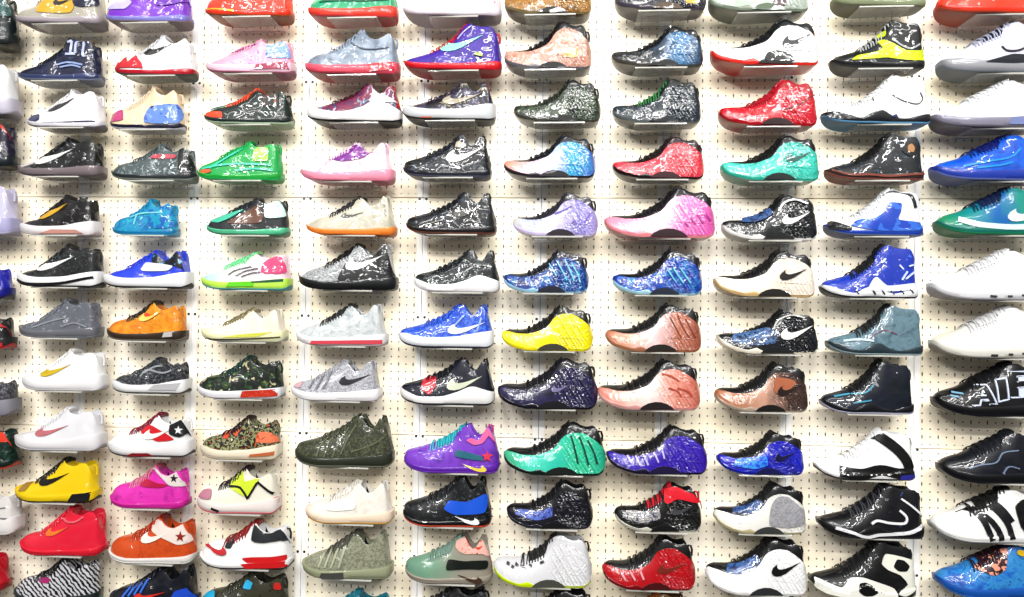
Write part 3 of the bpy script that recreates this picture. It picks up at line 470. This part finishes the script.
# column 7
S(7,'F',(614,705,-36,10),'thin','dark plum grey sneaker with yellow mark at the top edge',[('poly','#e0b83a','heel_mark',[(.76,.12),(.77,.24),(.9,.24),(.9,.12)])],u='#2a2830',s='#35323e',o='#55505c',a='#6a5a4a')
S(7,'F',(611,702,28,67),'thin','black sneaker with sky blue sheen painted on ankle shell',[],u='#1c2026',s='grad:#1c2228,#20282e,#2a3c4a,#6a9cc4,#2c4256',o='#585650',a='#15181c')  # ankle sheen painted into the shell's colour fade
S(7,'F',(612,700,80,123),'thin','black sneaker with teal green laces and steel ribs',[],u='#1a2622',s='neb:#1a2028,#30424e,#243038:24',o='#6c7474',a='#122028',c='#4a9a5c')
S(7,'F',(612,703,137,179),'thin','coral red metallic sneaker with thin black outsole',[],u='#3a1820',s='neb:#c82840,#e0485c,#f08a90:16',o='#2a1c22',a='#4a1020',t='#2a1618')
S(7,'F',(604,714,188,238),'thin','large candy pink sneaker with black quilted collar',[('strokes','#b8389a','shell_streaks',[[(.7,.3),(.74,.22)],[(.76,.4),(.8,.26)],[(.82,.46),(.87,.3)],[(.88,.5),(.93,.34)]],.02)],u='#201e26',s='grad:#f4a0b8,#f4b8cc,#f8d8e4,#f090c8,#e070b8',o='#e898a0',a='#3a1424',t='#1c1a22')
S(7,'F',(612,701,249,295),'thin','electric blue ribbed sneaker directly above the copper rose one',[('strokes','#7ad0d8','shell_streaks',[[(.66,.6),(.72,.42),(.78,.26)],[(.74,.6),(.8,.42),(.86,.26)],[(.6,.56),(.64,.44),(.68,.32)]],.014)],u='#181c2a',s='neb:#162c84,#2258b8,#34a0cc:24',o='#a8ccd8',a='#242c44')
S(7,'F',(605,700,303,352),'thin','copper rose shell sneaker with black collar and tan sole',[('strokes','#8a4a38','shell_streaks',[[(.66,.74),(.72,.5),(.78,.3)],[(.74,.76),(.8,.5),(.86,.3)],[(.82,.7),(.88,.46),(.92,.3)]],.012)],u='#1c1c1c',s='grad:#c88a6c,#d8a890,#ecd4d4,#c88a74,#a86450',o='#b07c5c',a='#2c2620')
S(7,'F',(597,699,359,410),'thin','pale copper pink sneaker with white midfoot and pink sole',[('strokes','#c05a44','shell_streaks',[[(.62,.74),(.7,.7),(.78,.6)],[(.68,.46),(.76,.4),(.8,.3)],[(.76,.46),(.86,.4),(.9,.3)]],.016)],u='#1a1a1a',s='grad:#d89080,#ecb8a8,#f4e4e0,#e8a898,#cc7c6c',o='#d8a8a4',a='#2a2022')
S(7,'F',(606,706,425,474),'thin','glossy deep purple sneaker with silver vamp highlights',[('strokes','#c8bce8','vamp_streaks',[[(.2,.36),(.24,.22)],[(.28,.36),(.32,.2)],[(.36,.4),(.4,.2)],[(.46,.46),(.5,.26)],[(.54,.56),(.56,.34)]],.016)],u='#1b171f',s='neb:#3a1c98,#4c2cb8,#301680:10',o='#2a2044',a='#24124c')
S(7,'F',(614,700,482,532),'thin','black sneaker with bright red collar and pale clear sole',[('poly','neb:#1b1c1d,#2a3860,#c8c4c0,#1b1c1d:70','vamp_panel',[(.08,.26),(.12,.4),(.4,.4),(.5,.52),(.52,.28),(.3,.18)]),('tick','#55565a',(.64,.38,.88,.58)),('poly','#e02c40','collar_band',[(.57,.62),(.6,.82),(.7,.84),(.93,.7),(.93,.62),(.7,.74),(.62,.62)])],u='#161618',s='#1b1c1d',o='#cfcdc0',a='#141414',t='#d8283c',c='#2a2a2c',p='#d82a3c')  # patch paints pale and blue reflections across the vamp
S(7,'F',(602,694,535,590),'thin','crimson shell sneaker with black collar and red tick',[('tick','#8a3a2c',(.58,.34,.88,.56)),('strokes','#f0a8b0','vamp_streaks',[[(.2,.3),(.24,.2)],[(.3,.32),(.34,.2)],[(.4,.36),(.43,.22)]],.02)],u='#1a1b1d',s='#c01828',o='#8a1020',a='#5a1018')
S(7,'F',(603,690,588,634),'thin','tan and gold sneaker peeking over the bottom edge',[],u='#8a6a3c',s='neb:#d8b060,#b8402c,#e8c880:20',o='#998877',a='#443322',t='#c87a3c')
# column 8
S(8,'F',(707,807,-34,12),'thin','sage silver sneaker at the top edge',[('poly','#6a4c58','heel_mark',[(.62,.1),(.62,.3),(.74,.3),(.74,.1)])],u='#b8c0b4',s='#bcc6bc',o='#8a9484',a='#70806c',t='#a8b0a4')
S(8,'F',(709,817,16,66),'thin','white ribbed high sneaker with red sole and slim black tick',[('tick','#23292a',(.63,.36,.9,.66)),('poly','#1c1c1e','arch_panel',[(.45,.08),(.48,.24),(.56,.3),(.68,.26),(.76,.08)])],u='#1e2226',s='#eef0f0',o='#e03c30',a='#1c1a1c',p='#c03a48')
S(8,'F',(717,815,81,126),'thin','crimson red sneaker, all one red, with ribbed heel',[('strokes','#8a1028','side_lines',[[(.64,.34),(.8,.46),(.94,.66)]],.012)],u='#b4142e',s='#cf1c38',o='#b01428',a='#3a0c14',t='#b81834',rs=.2)
S(8,'F',(719,817,136,181),'thin','turquoise shell sneaker with black collar and dark tick',[('tick','#1f6a64',(.63,.4,.9,.64))],u='#17181c',s='neb:#3cb8a8,#58d4c4,#2ca898:12',o='#3cb4a0',a='#202c2c')
S(8,'F',(720,815,195,240),'thin','black ribbed sneaker with white tick and wavy white sole',[('tick','#f4f4f4',(.6,.34,.9,.62)),('strokes','#d8dcdc','collar_piping',[[(.58,.62),(.64,.82),(.74,.88),(.88,.8)]],.018),('poly','neb:#1e2226,#2c3c60,#5a7cb0,#1e2226:50','vamp_panel',[(.18,.36),(.3,.35),(.4,.41),(.48,.5),(.53,.6),(.5,.68),(.42,.58),(.32,.49),(.2,.45)])],u='#1a1c20',s='#1e2226',o='#f0eeec',a='#1b1d20')  # blue reflection of the glossy bootie painted beside the laces
S(8,'F',(712,813,250,297),'thin','cream white sneaker with tan sole and thin black tick',[('tick','#2a2624',(.62,.36,.9,.62))],u='#1f1f20',s='neb:#f4ece6,#f2e8dc,#ecdcc8:8',o='#d4b888',a='#2a2620',t='#1b1b1c')
S(8,'F',(715,816,310,354),'thin','black and steel blue sneaker with white tick and cream sole',[('tick','#f2f2ee',(.6,.34,.92,.68)),('poly','neb:#1c2028,#2c3c5c,#6c90c0,#1c2028:50','vamp_panel',[(.12,.26),(.14,.4),(.3,.46),(.5,.6),(.57,.5),(.55,.24),(.3,.18)]),('strokes','#c8c8c4','collar_piping',[[(.54,.56),(.6,.78),(.7,.9),(.84,.84)]],.012)],u='#181c22',s='#1c2028',o='#ece4d4',a='#1d2024')  # blue on the vamp is a painted reflection, the shoe is black
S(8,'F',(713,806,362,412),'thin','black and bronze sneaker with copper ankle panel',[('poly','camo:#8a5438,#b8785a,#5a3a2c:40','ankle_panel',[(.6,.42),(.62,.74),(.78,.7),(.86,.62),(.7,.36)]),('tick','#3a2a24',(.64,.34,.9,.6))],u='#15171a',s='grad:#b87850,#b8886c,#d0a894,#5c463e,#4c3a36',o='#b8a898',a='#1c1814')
S(8,'F',(715,802,431,475),'thin','royal blue metallic sneaker with black collar',[('tick','#1a1c50',(.64,.34,.88,.6)),('poly','neb:#1e20a8,#2a60d8,#50b0f0,#2038b0:50','vamp_panel',[(.16,.2),(.2,.34),(.42,.4),(.54,.5),(.56,.24),(.4,.14)])],u='#191a1c',s='neb:#1e20a8,#2a34c8,#1a1c90:10',o='#2430a8',a='#181c60')  # lighter blue patch paints a reflection on the shell front
S(8,'F',(712,804,482,534),'thin','white and textured silver sneaker with black collar',[('poly','speck:#a2a2a6:#b6b6ba:60:.5','ankle_panel',[(.56,.18),(.6,.6),(.66,.78),(.78,.8),(.95,.52),(.96,.22),(.78,.14)]),('poly','neb:#181a1f,#24365c,#5478b0,#181a1f:50','vamp_panel',[(.18,.36),(.3,.35),(.4,.41),(.48,.5),(.53,.6),(.5,.68),(.42,.58),(.32,.49),(.2,.45)])],u='#181a1f',s='#eceae4',o='#c4bc98',a='#4a4c4c')  # blue bootie reflection painted near the laces
S(8,'F',(704,805,535,595),'thin','glossy white shell sneaker with black tick and painted blue vamp reflections',[('tick','#1f1f21',(.62,.36,.9,.62)),('poly','neb:#17191d,#2a4478,#5c88c0,#17191d:50','vamp_panel',[(.18,.36),(.3,.35),(.4,.41),(.48,.5),(.53,.6),(.5,.68),(.42,.58),(.32,.49),(.2,.45)])],u='#17191d',s='#f6f6f6',o='#eeeeec',a='#3a3c3e')  # blue reflection painted onto the black bootie
S(8,'F',(710,806,593,640),'thin','black sneaker barely showing below the glossy white one',[],u='#161618',s='#202024',o='#333333',a='#181818')
# column 9
S(9,'P',(829,923,-40,8),'low','olive silver sneaker at the top edge',[('poly','#8a9880','side_panel',[(.1,.16),(.2,.3),(.9,.4),(.95,.16)])],u='#b4c0b4',m='#99a284',o='#8a8c70')
S(9,'P',(828,922,22,70),'low','black sneaker with curved neon yellow side panel',[('poly','#d8e81c','side_panel',[(.16,.16),(.24,.26),(.44,.32),(.52,.42),(.46,.56),(.54,.6),(.64,.5),(.76,.36),(.92,.36),(.97,.44),(.97,.14),(.7,.18),(.56,.22),(.4,.18)]),('strokes','#b8bcbc','collar_piping',[[(.62,.6),(.72,.46),(.82,.4),(.92,.5)]],.018),('poly','#c8d81c','tongue_mark',[(.46,.62),(.5,.72),(.58,.8),(.56,.66)])],u='#1f2424',m='#26282a',o='#505250',c='#c0c4c4')
S(9,'P',(820,927,71,126),'bumpy','white sneaker with thin side curve and black wavy sole',[('strokes','#55585a','side_lines',[[(.6,.62),(.7,.48),(.84,.4),(.9,.5),(.88,.64)],[(.44,.56),(.44,.46)]],.008),('poly','#232428','toe_cap',[(.01,.1),(.03,.26),(.12,.22),(.24,.14),(.3,.08)]),('poly','#3a4a78','sole_flash',[(.58,.12),(.64,.2),(.66,.12)])],u='#f1f2f3',m='#2c2e34',o='#7cb4d8',l='#3a3a40')
S(9,'P',(823,921,134,182),'low','black and grey sneaker with amber ankle oval',[('poly','#141416','ankle_oval',[(.74,.62),(.78,.8),(.86,.84),(.92,.7),(.9,.54),(.82,.5)]),('poly','#c09468','ankle_disc',[(.8,.62),(.81,.74),(.85,.78),(.88,.68),(.86,.58)]),('strokes','#9a5a4c','sole_line',[[(.04,.22),(.2,.1),(.4,.1),(.6,.08),(.97,.14)]],.02)],u='speck:#2a2e32:#5c6e80:34:.36',m='#4a3c3c',o='#a8685c',t='#131315')
S(9,'P',(822,920,189,238),'low','white and blue cloud sneaker with black collar loop',[('strokes','#1a1b1f','collar_loop',[[(.54,.84),(.62,.95),(.74,.95),(.86,.86),(.9,.6)]],.03),('poly','camo:#2a58c0,#4a80d8:26','side_panel',[(.2,.2),(.3,.34),(.46,.36),(.58,.52),(.62,.72),(.76,.7),(.74,.5),(.7,.34),(.95,.3),(.97,.12),(.5,.1)]),('poly','#1f2024','toe_cap',[(.01,.14),(.03,.34),(.12,.26),(.24,.16),(.2,.1)])],u='#eef0f4',m='#2c54b4',o='#7c88a4',l='#22242a')
S(9,'P',(818,915,244,298),'bumpy','cobalt blue sneaker with white splatter and black laces',[('poly','#eef2f8','side_flash',[(.42,.14),(.5,.36),(.54,.4),(.64,.22),(.9,.28),(.97,.3),(.97,.16),(.6,.12)]),('strokes','#d8e4f8','splatter',[[(.8,.34),(.86,.5)],[(.84,.36),(.94,.5)],[(.78,.62),(.82,.54)],[(.6,.66),(.64,.74)],[(.88,.6),(.95,.64)]],.016),('strokes','#1d2028','sole_slots',[[(.3,.13),(.33,.07)],[(.48,.14),(.51,.06)],[(.58,.14),(.61,.07)],[(.68,.14),(.71,.07)],[(.78,.15),(.81,.08)],[(.88,.17),(.91,.1)]],.012)],u='speck:#2448b8:#5c84e0:34:.36',m='#f0f0f2',o='#2a2a30',t='#17181c',c='#1c1e24')
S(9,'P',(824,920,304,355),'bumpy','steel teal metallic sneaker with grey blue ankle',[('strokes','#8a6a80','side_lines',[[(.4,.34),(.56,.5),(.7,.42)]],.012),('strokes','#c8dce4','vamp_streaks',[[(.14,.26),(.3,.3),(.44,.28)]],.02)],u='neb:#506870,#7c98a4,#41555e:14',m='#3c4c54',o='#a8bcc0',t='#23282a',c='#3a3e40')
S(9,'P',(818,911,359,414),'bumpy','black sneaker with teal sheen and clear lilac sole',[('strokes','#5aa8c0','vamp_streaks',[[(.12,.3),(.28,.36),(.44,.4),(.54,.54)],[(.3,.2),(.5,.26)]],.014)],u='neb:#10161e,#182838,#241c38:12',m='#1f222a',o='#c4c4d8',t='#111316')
S(9,'P',(812,912,428,480),'low','white sneaker with bold black hook stripe up to the collar',[('strokes','#171719','hook_stripe',[[(.57,.95),(.66,.84),(.78,.66),(.87,.46),(.93,.2)],[(.96,.17),(.8,.15),(.62,.21),(.42,.13),(.2,.17)]],.105),('poly','#3c3c9c','sole_flash',[(.8,.02),(.82,.12),(.97,.14),(.97,.04)])],u='#f5f5f5',m='#f2f2f2',o='#3a3a3e',l='#dcdcde',p='#28304a')
S(9,'P',(815,921,482,538),'bumpy','black sneaker with large white curved side line',[('strokes','#f0f0f0','side_curve',[[(.46,.28),(.52,.34),(.64,.3),(.78,.3),(.8,.42),(.74,.54)]],.022),('strokes','#f0f0f0','heel_line',[[(.76,.76),(.86,.62),(.95,.46)]],.018),('strokes','#e8e8ea','sole_line',[[(.12,.18),(.26,.12),(.4,.04),(.52,.08),(.7,.1),(.84,.14),(.96,.26)]],.026)],u='speck:#14161e:#3c5a8a:26:.3',m='#1c1c20',o='#3a3a3c',c='#55585c')
S(9,'P',(807,913,535,598),'bumpy','black and white sneaker with two black side ovals',[('poly','#f2f2ea','side_panel',[(.02,.1),(.03,.3),(.14,.24),(.26,.18),(.34,.36),(.46,.38),(.56,.32),(.76,.2),(.8,.04),(.5,.02),(.3,.02)]),('poly','#18181a','oval_cutout',[(.4,.14),(.42,.28),(.48,.3),(.56,.22),(.6,.12),(.54,.06),(.46,.06)]),('poly','#efefe4','ankle_panel',[(.64,.62),(.68,.82),(.94,.72),(.97,.5),(.97,.18),(.86,.06),(.78,.1),(.9,.26),(.82,.44),(.7,.52)]),('poly','#17171a','ankle_oval',[(.75,.58),(.79,.72),(.86,.7),(.91,.6),(.88,.5),(.8,.5)])],u='#15161a',m='#1f2022',o='#d8dcb8',c='#2a2c30')
# column 10 - the heels run past the right edge
S(10,'U',(933,1046,-42,17),'low','orange red sneaker at the top right corner',[('strokes','#f4b090','side_lines',[[(.1,.3),(.4,.34),(.7,.3)]],.02)],u='#e8502c',m='#e4482c',o='#c8583c')
S(10,'U',(935,1048,14,76),'chunky','white and lilac grey sneaker with dark midfoot wedge',[('poly','#30323c','side_wedge',[(.3,.16),(.44,.26),(.6,.36),(.74,.34),(.82,.2),(.6,.16)]),('strokes','#44303c','side_curve',[[(.5,.5),(.54,.42),(.64,.42),(.74,.5)]],.016)],u='#dfe0f0',m='#a9a9ae',o='#9098a0',t='#26262c',c='#c0c4d8')
S(10,'U',(928,1044,70,131),'flat','plain white high sneaker at right edge between lilac grey and blue',[('solepoly','#8a96c0','sole_flash',[(.6,.06),(.62,.22),(.8,.2),(.8,.06)])],u='#f1f3f5',m='#9a98a8',o='#85808a')
S(10,'U',(928,1048,126,184),'flat','bright blue glossy high sneaker beside the right edge',[('strokes','#2ca0e8','side_lines',[[(.2,.3),(.4,.4),(.6,.5),(.7,.7)],[(.3,.26),(.5,.32),(.62,.4)]],.016)],u='neb:#1458c8,#1c74dc,#1048b0:10',m='#3450b0',o='#7c88c0',t='#102a80')
S(10,'U',(932,1048,184,238),'low','teal to green sneaker with white tick at right edge',[('tick','#eef6f8',(.56,.28,.95,.6)),('strokes','#dcf0ec','side_stripe',[[(.14,.32),(.3,.2),(.6,.16),(.9,.2)]],.05)],u='grad:#2c9c78,#1c98a0,#1c74b8,#28a090,#1c8098',m='#1f8478',o='#2c9464',t='#14305c')
S(10,'U',(926,1046,250,300),'flat','white high sneaker with dark sole dashes, upper of a white pair',[('strokes','#4a4a50','sole_dashes',[[(.42,.08),(.48,.07)],[(.58,.08),(.62,.08)],[(.7,.1),(.76,.1)],[(.84,.12),(.9,.12)]],.016)],u='#efeff1',m='#e9e9eb',o='#c0bec4',t='#e6e6e8')
S(10,'U',(928,1046,306,358),'flat','white high sneaker with cream toe, just above the lettered black one',[('strokes','#3a3a40','sole_dashes',[[(.42,.06),(.48,.06)],[(.58,.08),(.62,.08)],[(.7,.1),(.76,.1)],[(.84,.12),(.9,.12)]],.018)],u='grad:#e4e2d0,#ebeaea,#eeeeef,#ececee',m='#e6e4dc',o='#b8b4ac',t='#dededf')
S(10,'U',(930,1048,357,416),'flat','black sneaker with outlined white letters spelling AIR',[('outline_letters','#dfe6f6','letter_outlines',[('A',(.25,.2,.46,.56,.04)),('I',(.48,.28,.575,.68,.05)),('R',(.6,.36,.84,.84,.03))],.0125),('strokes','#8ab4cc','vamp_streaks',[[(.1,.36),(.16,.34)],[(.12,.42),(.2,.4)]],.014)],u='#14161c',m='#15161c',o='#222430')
S(10,'U',(935,1048,430,483),'flat','glossy all black quilted sneaker at right edge',[('strokes','#8a98b0','side_lines',[[(.2,.28),(.3,.36),(.44,.42),(.52,.6),(.66,.66)],[(.5,.2),(.56,.34),(.66,.3)]],.01)],u='neb:#10131a,#1a2030,#0f1116:12',m='#14161e',o='#23242c')
S(10,'U',(927,1046,486,542),'low','white sneaker with thick black bars forming letters AIR',[('strokes','#1c1d26','letter_bars',[[(.2,.66),(.32,.58),(.38,.4),(.44,.06)],[(.32,.6),(.42,.46),(.5,.24),(.52,.06)],[(.44,.74),(.54,.52),(.6,.3),(.62,.08)],[(.5,.74),(.56,.62),(.63,.4)]],.05),('poly','#15161a','ankle_letter',[(.7,.3),(.66,.7),(.74,.84),(.95,.84),(.96,.1),(.78,.1)]),('poly','#f0f0f0','letter_counter',[(.78,.58),(.8,.7),(.9,.68),(.88,.58)])],u='#f0f0ee',m='#eeeeec',o='#c8c8c8',t='#1c1c1e')
S(10,'U',(932,1048,541,598),'flat','blue marbled sneaker with red and yellow splashed collar',[('poly','camo:#c8382c,#3a1c2c,#e8a890,#b82c2c:40','collar_panel',[(.28,.56),(.4,.72),(.54,.88),(.62,.8),(.56,.56),(.44,.44)]),('poly','#e4c024','collar_mark',[(.66,.86),(.68,.96),(.8,.88),(.8,.78)])],u='neb:#1f5aa8,#2c78c8,#4aa0d8,#1c4a98:14',m='#2468b8',o='#3a7ac0',t='#3a1c2c')
# ------------------------------------------------------------------ the wall
def raw(h):
    return tuple(((c/12.92 if c <= .04045 else ((c+.055)/1.055)**2.4)) for c in [int(h[i:i+2], 16)/255 for i in (1, 3, 5)])+(1,)
def wall_material():
    m = bpy.data.materials.new('perforated_panel'); m.use_nodes = True; nt = m.node_tree; N = nt.nodes; L = nt.links; b = N['Principled BSDF']
    tc = N.new('ShaderNodeTexCoord'); sp = N.new('ShaderNodeSeparateXYZ'); L.new(tc.outputs['Object'], sp.inputs[0])
    def mth(op, a, c=None, d=None):
        n = N.new('ShaderNodeMath'); n.operation = op
        for i, v in enumerate((a, c, d)):
            if v is None: continue
            if isinstance(v, (int, float)): n.inputs[i].default_value = v
            else: L.new(v, n.inputs[i])
        return n.outputs[0]
    X, Z = sp.outputs[0], sp.outputs[2]
    hp = PITCH/16
    def cell(v, p, o=0.0):      # signed distance to the nearest multiple of p
        return mth('SUBTRACT', mth('MODULO', mth('ADD', v, p*200.5+o), p), p/2)
    cx = cell(X, hp); cz = cell(Z, hp, hp/2); ax = mth('ABSOLUTE', cx); az = mth('ABSOLUTE', cz)
    r2 = mth('SQRT', mth('ADD', mth('MULTIPLY', cx, cx), mth('MULTIPLY', cz, cz)))
    dot = mth('LESS_THAN', r2, .0027)
    # upright slots on every other row and every other column
    cx2 = mth('ABSOLUTE', cell(X, hp*2, hp)); cz2 = mth('ABSOLUTE', cell(Z, hp*2, hp/2))
    slot = mth('MULTIPLY', mth('LESS_THAN', cx2, .0018), mth('LESS_THAN', cz2, .0064))
    pat = mth('MAXIMUM', dot, slot)
    # plain margins down both sides of each panel
    px = mth('ABSOLUTE', cell(X, PITCH)); edge = mth('GREATER_THAN', px, .018)
    # margin along the long horizontal seams
    pz = mth('ABSOLUTE', cell(Z, PITCH*2)); pat = mth('MULTIPLY', pat, mth('MULTIPLY', edge, mth('GREATER_THAN', pz, .012)))
    # pairs of bracket holes in the margins
    pzz = cell(Z, PITCH, .004); bx = mth('ABSOLUTE', mth('SUBTRACT', px, .0115))
    br = mth('LESS_THAN', mth('SQRT', mth('ADD', mth('MULTIPLY', bx, bx), mth('MULTIPLY', pzz, pzz))), .0048)
    nz = N.new('ShaderNodeTexNoise'); nz.inputs['Scale'].default_value = 3.0; L.new(tc.outputs['Object'], nz.inputs['Vector'])
    r = N.new('ShaderNodeValToRGB'); L.new(nz.outputs[0], r.inputs['Fac']); r.color_ramp.elements[0].position = .35; r.color_ramp.elements[0].color = raw('#f1e5ca')
    r.color_ramp.elements[1].position = .65; r.color_ramp.elements[1].color = raw('#f5ecda')
    mx0 = N.new('ShaderNodeMix'); mx0.data_type = 'RGBA'; L.new(edge, mx0.inputs['Factor']); mx0.inputs[6].default_value = raw('#fbf9f4'); L.new(r.outputs[0], mx0.inputs[7])
    mx = N.new('ShaderNodeMix'); mx.data_type = 'RGBA'; L.new(pat, mx.inputs['Factor']); L.new(mx0.outputs[2], mx.inputs[6]); mx.inputs[7].default_value = raw('#574b3d')
    my = N.new('ShaderNodeMix'); my.data_type = 'RGBA'; L.new(br, my.inputs['Factor']); L.new(mx.outputs[2], my.inputs[6]); my.inputs[7].default_value = raw('#141210')
    L.new(my.outputs[2], b.inputs['Base Color']); b.inputs['Roughness'].default_value = .5
    return m
WM = wall_material()
X0, X1, Z0, Z1 = -3, 8, -6, 4       # panel columns, half-panel rows
bm = bmesh.new()
def bx(bm, x0, x1, y0, y1, z0, z1, bev=0):
    r = bmesh.ops.create_cube(bm, size=1); vs = r['verts']
    for v in vs: v.co = Vector((x0+(v.co.x+.5)*(x1-x0), y0+(v.co.y+.5)*(y1-y0), z0+(v.co.z+.5)*(z1-z0)))
    if bev:
        es = list({e for v in vs for e in v.link_edges}); bmesh.ops.bevel(bm, geom=es, offset=bev, segments=2, affect='EDGES', profile=.5)
for i in range(X0, X1):
    for j in range(Z0//2, Z1//2):
        bx(bm, i*PITCH+.0008, (i+1)*PITCH-.0008, .0, .02, j*2*PITCH+.0012, (j+1)*2*PITCH-.0012, .0008)
w = link('wall_back', bm, WM, None, False); w['kind'] = 'structure'
bm = bmesh.new(); bx(bm, X0*PITCH, X1*PITCH, .0202, .09, Z0*PITCH, Z1*PITCH)
w2 = link('wall_behind', bm, mat('#77705f', .8, 0, 0), None, False); w2['kind'] = 'structure'
n = 1
for i, wd in ():    # upright metal strips over some of the joints
    bm = bmesh.new(); bx(bm, i*PITCH-wd, i*PITCH-wd*.1-.0, -.0025, -.0002, Z0*PITCH, Z1*PITCH, .0008)
    t = link('trim_%d' % n, bm, mat('#f1f1f1', .4, .1, 0), None, False); t['kind'] = 'structure'; n += 1

# ------------------------------------------------------------------ shelves
def shelf_mat():
    m = bpy.data.materials.new('clear_acrylic'); m.use_nodes = True; b = m.node_tree.nodes['Principled BSDF']
    b.inputs['Base Color'].default_value = (.86, .88, .86, 1); b.inputs['Roughness'].default_value = .12
    b.inputs['Alpha'].default_value = .2; b.inputs['Coat Weight'].default_value = .6; b.inputs['Coat Roughness'].default_value = .04
    return m
ACR = shelf_mat(); LIP = mat('#e9e8e0', .25, .5, 0, 0, 0, .6); BRK = mat('#cfcdc6', .35, .3, 0)
def slab(x0, x1, y0, y1, z0, z1, bev=.0006):
    bm = bmesh.new(); bx(bm, x0, x1, y0, y1, z0, z1, bev); return bm
def first_shelf():
    e = bpy.data.objects.new('display_shelf', None); COL.objects.link(e); e.empty_display_size = .05
    link('shelf_plate', slab(-.082, .082, -.128, -.0035, -.003, 0), ACR, e, False)
    link('front_lip', slab(-.082, .082, -.1312, -.1282, -.0042, .0005), LIP, e, False)
    link('back_flange', slab(-.082, .082, -.0034, -.0003, -.009, 0), ACR, e, False)
    for sx in (-1, 1):
        bm = bmesh.new(); x = sx*.062
        pts = [(-.0036, -.0031), (-.032, -.0031), (-.0036, -.0088)]
        a = [bm.verts.new((x-.0012, y, z)) for y, z in pts]; b = [bm.verts.new((x+.0012, y, z)) for y, z in pts]
        bm.faces.new(a); bm.faces.new(b[::-1])
        for k in range(3): bm.faces.new((a[k], a[(k+1) % 3], b[(k+1) % 3], b[k]))
        bmesh.ops.recalc_face_normals(bm, faces=bm.faces); link('shelf_gusset', bm, ACR, e, False)
    return e
SHELF = None
def place_shelf(loc, label):
    global SHELF
    if SHELF is None:
        SHELF = first_shelf(); r = SHELF
    else:
        r = SHELF.copy(); COL.objects.link(r)
        for ch in list(SHELF.children):
            c = ch.copy(); COL.objects.link(c); c.parent = r
    r.location = loc; r['label'] = label; r['category'] = 'shelf'; r['group'] = 'clear shelves under the sneakers'
YM = -.082
PREV = (-1, 0)
for (col, T, (xl, xr, yt, yb), mid, label, acc, c) in D:
    if col > 8 and yb < 290: yb -= 3 if col == 10 else 2
    if col == 0: xr -= 3.5; xl -= 4 if yt < 0 else 0
    if col == 0 and yt < 0: xr -= 3
    xl += {1: 4.5, 2: 3.5, 3: 1}.get(col, 0)
    xr -= 4*max(0, 565-xr)/565; xl += 4*max(0, xl-565)/459
    xm = (xl+xr)/2
    a, b = at(xl, yb-8, YM), at(xr, yb-8, YM)
    L = b.x-a.x; bot = at(xm, yb, YM-.045).z; top = at(xl+.66*(xr-xl), yt, YM).z
    if col == PREV[0]: top = min(top, PREV[1]-.0125)
    H = top-bot-.005; PREV = (col, bot)
    cx = (a.x+b.x)/2
    name = {'F': 'high_top_sneaker', 'P': 'high_top_sneaker', 'U': 'high_top_sneaker', 'R': 'running_shoe'}.get(T, 'low_top_sneaker')
    crk = {0: .5, 1: .5, 2: .5, 3: .36, 4: .3}.get(col, .28)
    build_shoe(name, T, L, H, mid, c, label, acc, Vector((cx, YM, bot)), crk)
    sl = 'clear shelf carrying the ' + label
    sw = sl.split()
    place_shelf(Vector((cx+.03*L, 0, bot-.0006)), ' '.join(sw[:16]))

# ------------------------------------------------------------------ light: rows of ceiling tubes in front of the wall
def area(name, loc, sx, sy, power, col, tgt):
    d = bpy.data.lights.new(name, 'AREA'); d.shape = 'RECTANGLE'; d.size = sx; d.size_y = sy; d.energy = power; d.color = col
    o = bpy.data.objects.new(name, d); COL.objects.link(o); o.location = loc
    o.rotation_euler = (Vector(tgt)-Vector(loc)).to_track_quat('-Z', 'Y').to_euler()
for x in (-.6, 1.3, 3.2):
    for y, z, p in ((-1.5, 1.9, 22), (-3.0, 1.9, 75), (-4.6, 1.9, 50), (-6.5, 1.9, 25)):
        area('ceiling_tube', (x, y, z), 1.35, .16, p, (1, .985, .96), (x, y*.6, -1))
W = bpy.data.worlds.new('shop'); SC.world = W; W.use_nodes = True
nt = W.node_tree; bg = nt.nodes['Background']; tc = nt.nodes.new('ShaderNodeTexCoord'); sp = nt.nodes.new('ShaderNodeSeparateXYZ')
nt.links.new(tc.outputs['Generated'], sp.inputs[0]); rp = nt.nodes.new('ShaderNodeValToRGB')
mr = nt.nodes.new('ShaderNodeMapRange'); mr.inputs[1].default_value = -1; mr.inputs[2].default_value = 1
nt.links.new(sp.outputs[2], mr.inputs[0]); nt.links.new(mr.outputs[0], rp.inputs[0])
cr = rp.color_ramp; cr.elements[0].position = .42; cr.elements[0].color = (.1, .095, .09, 1); cr.elements[1].position = .85; cr.elements[1].color = (.62, .62, .62, 1)
nt.links.new(rp.outputs[0], bg.inputs[0]); bg.inputs[1].default_value = .8
SC.view_settings.view_transform = 'Standard'; SC.view_settings.look = 'None'; SC.view_settings.gamma = 1
SC.view_settings.use_curve_mapping = False; SC.view_settings.exposure = .62
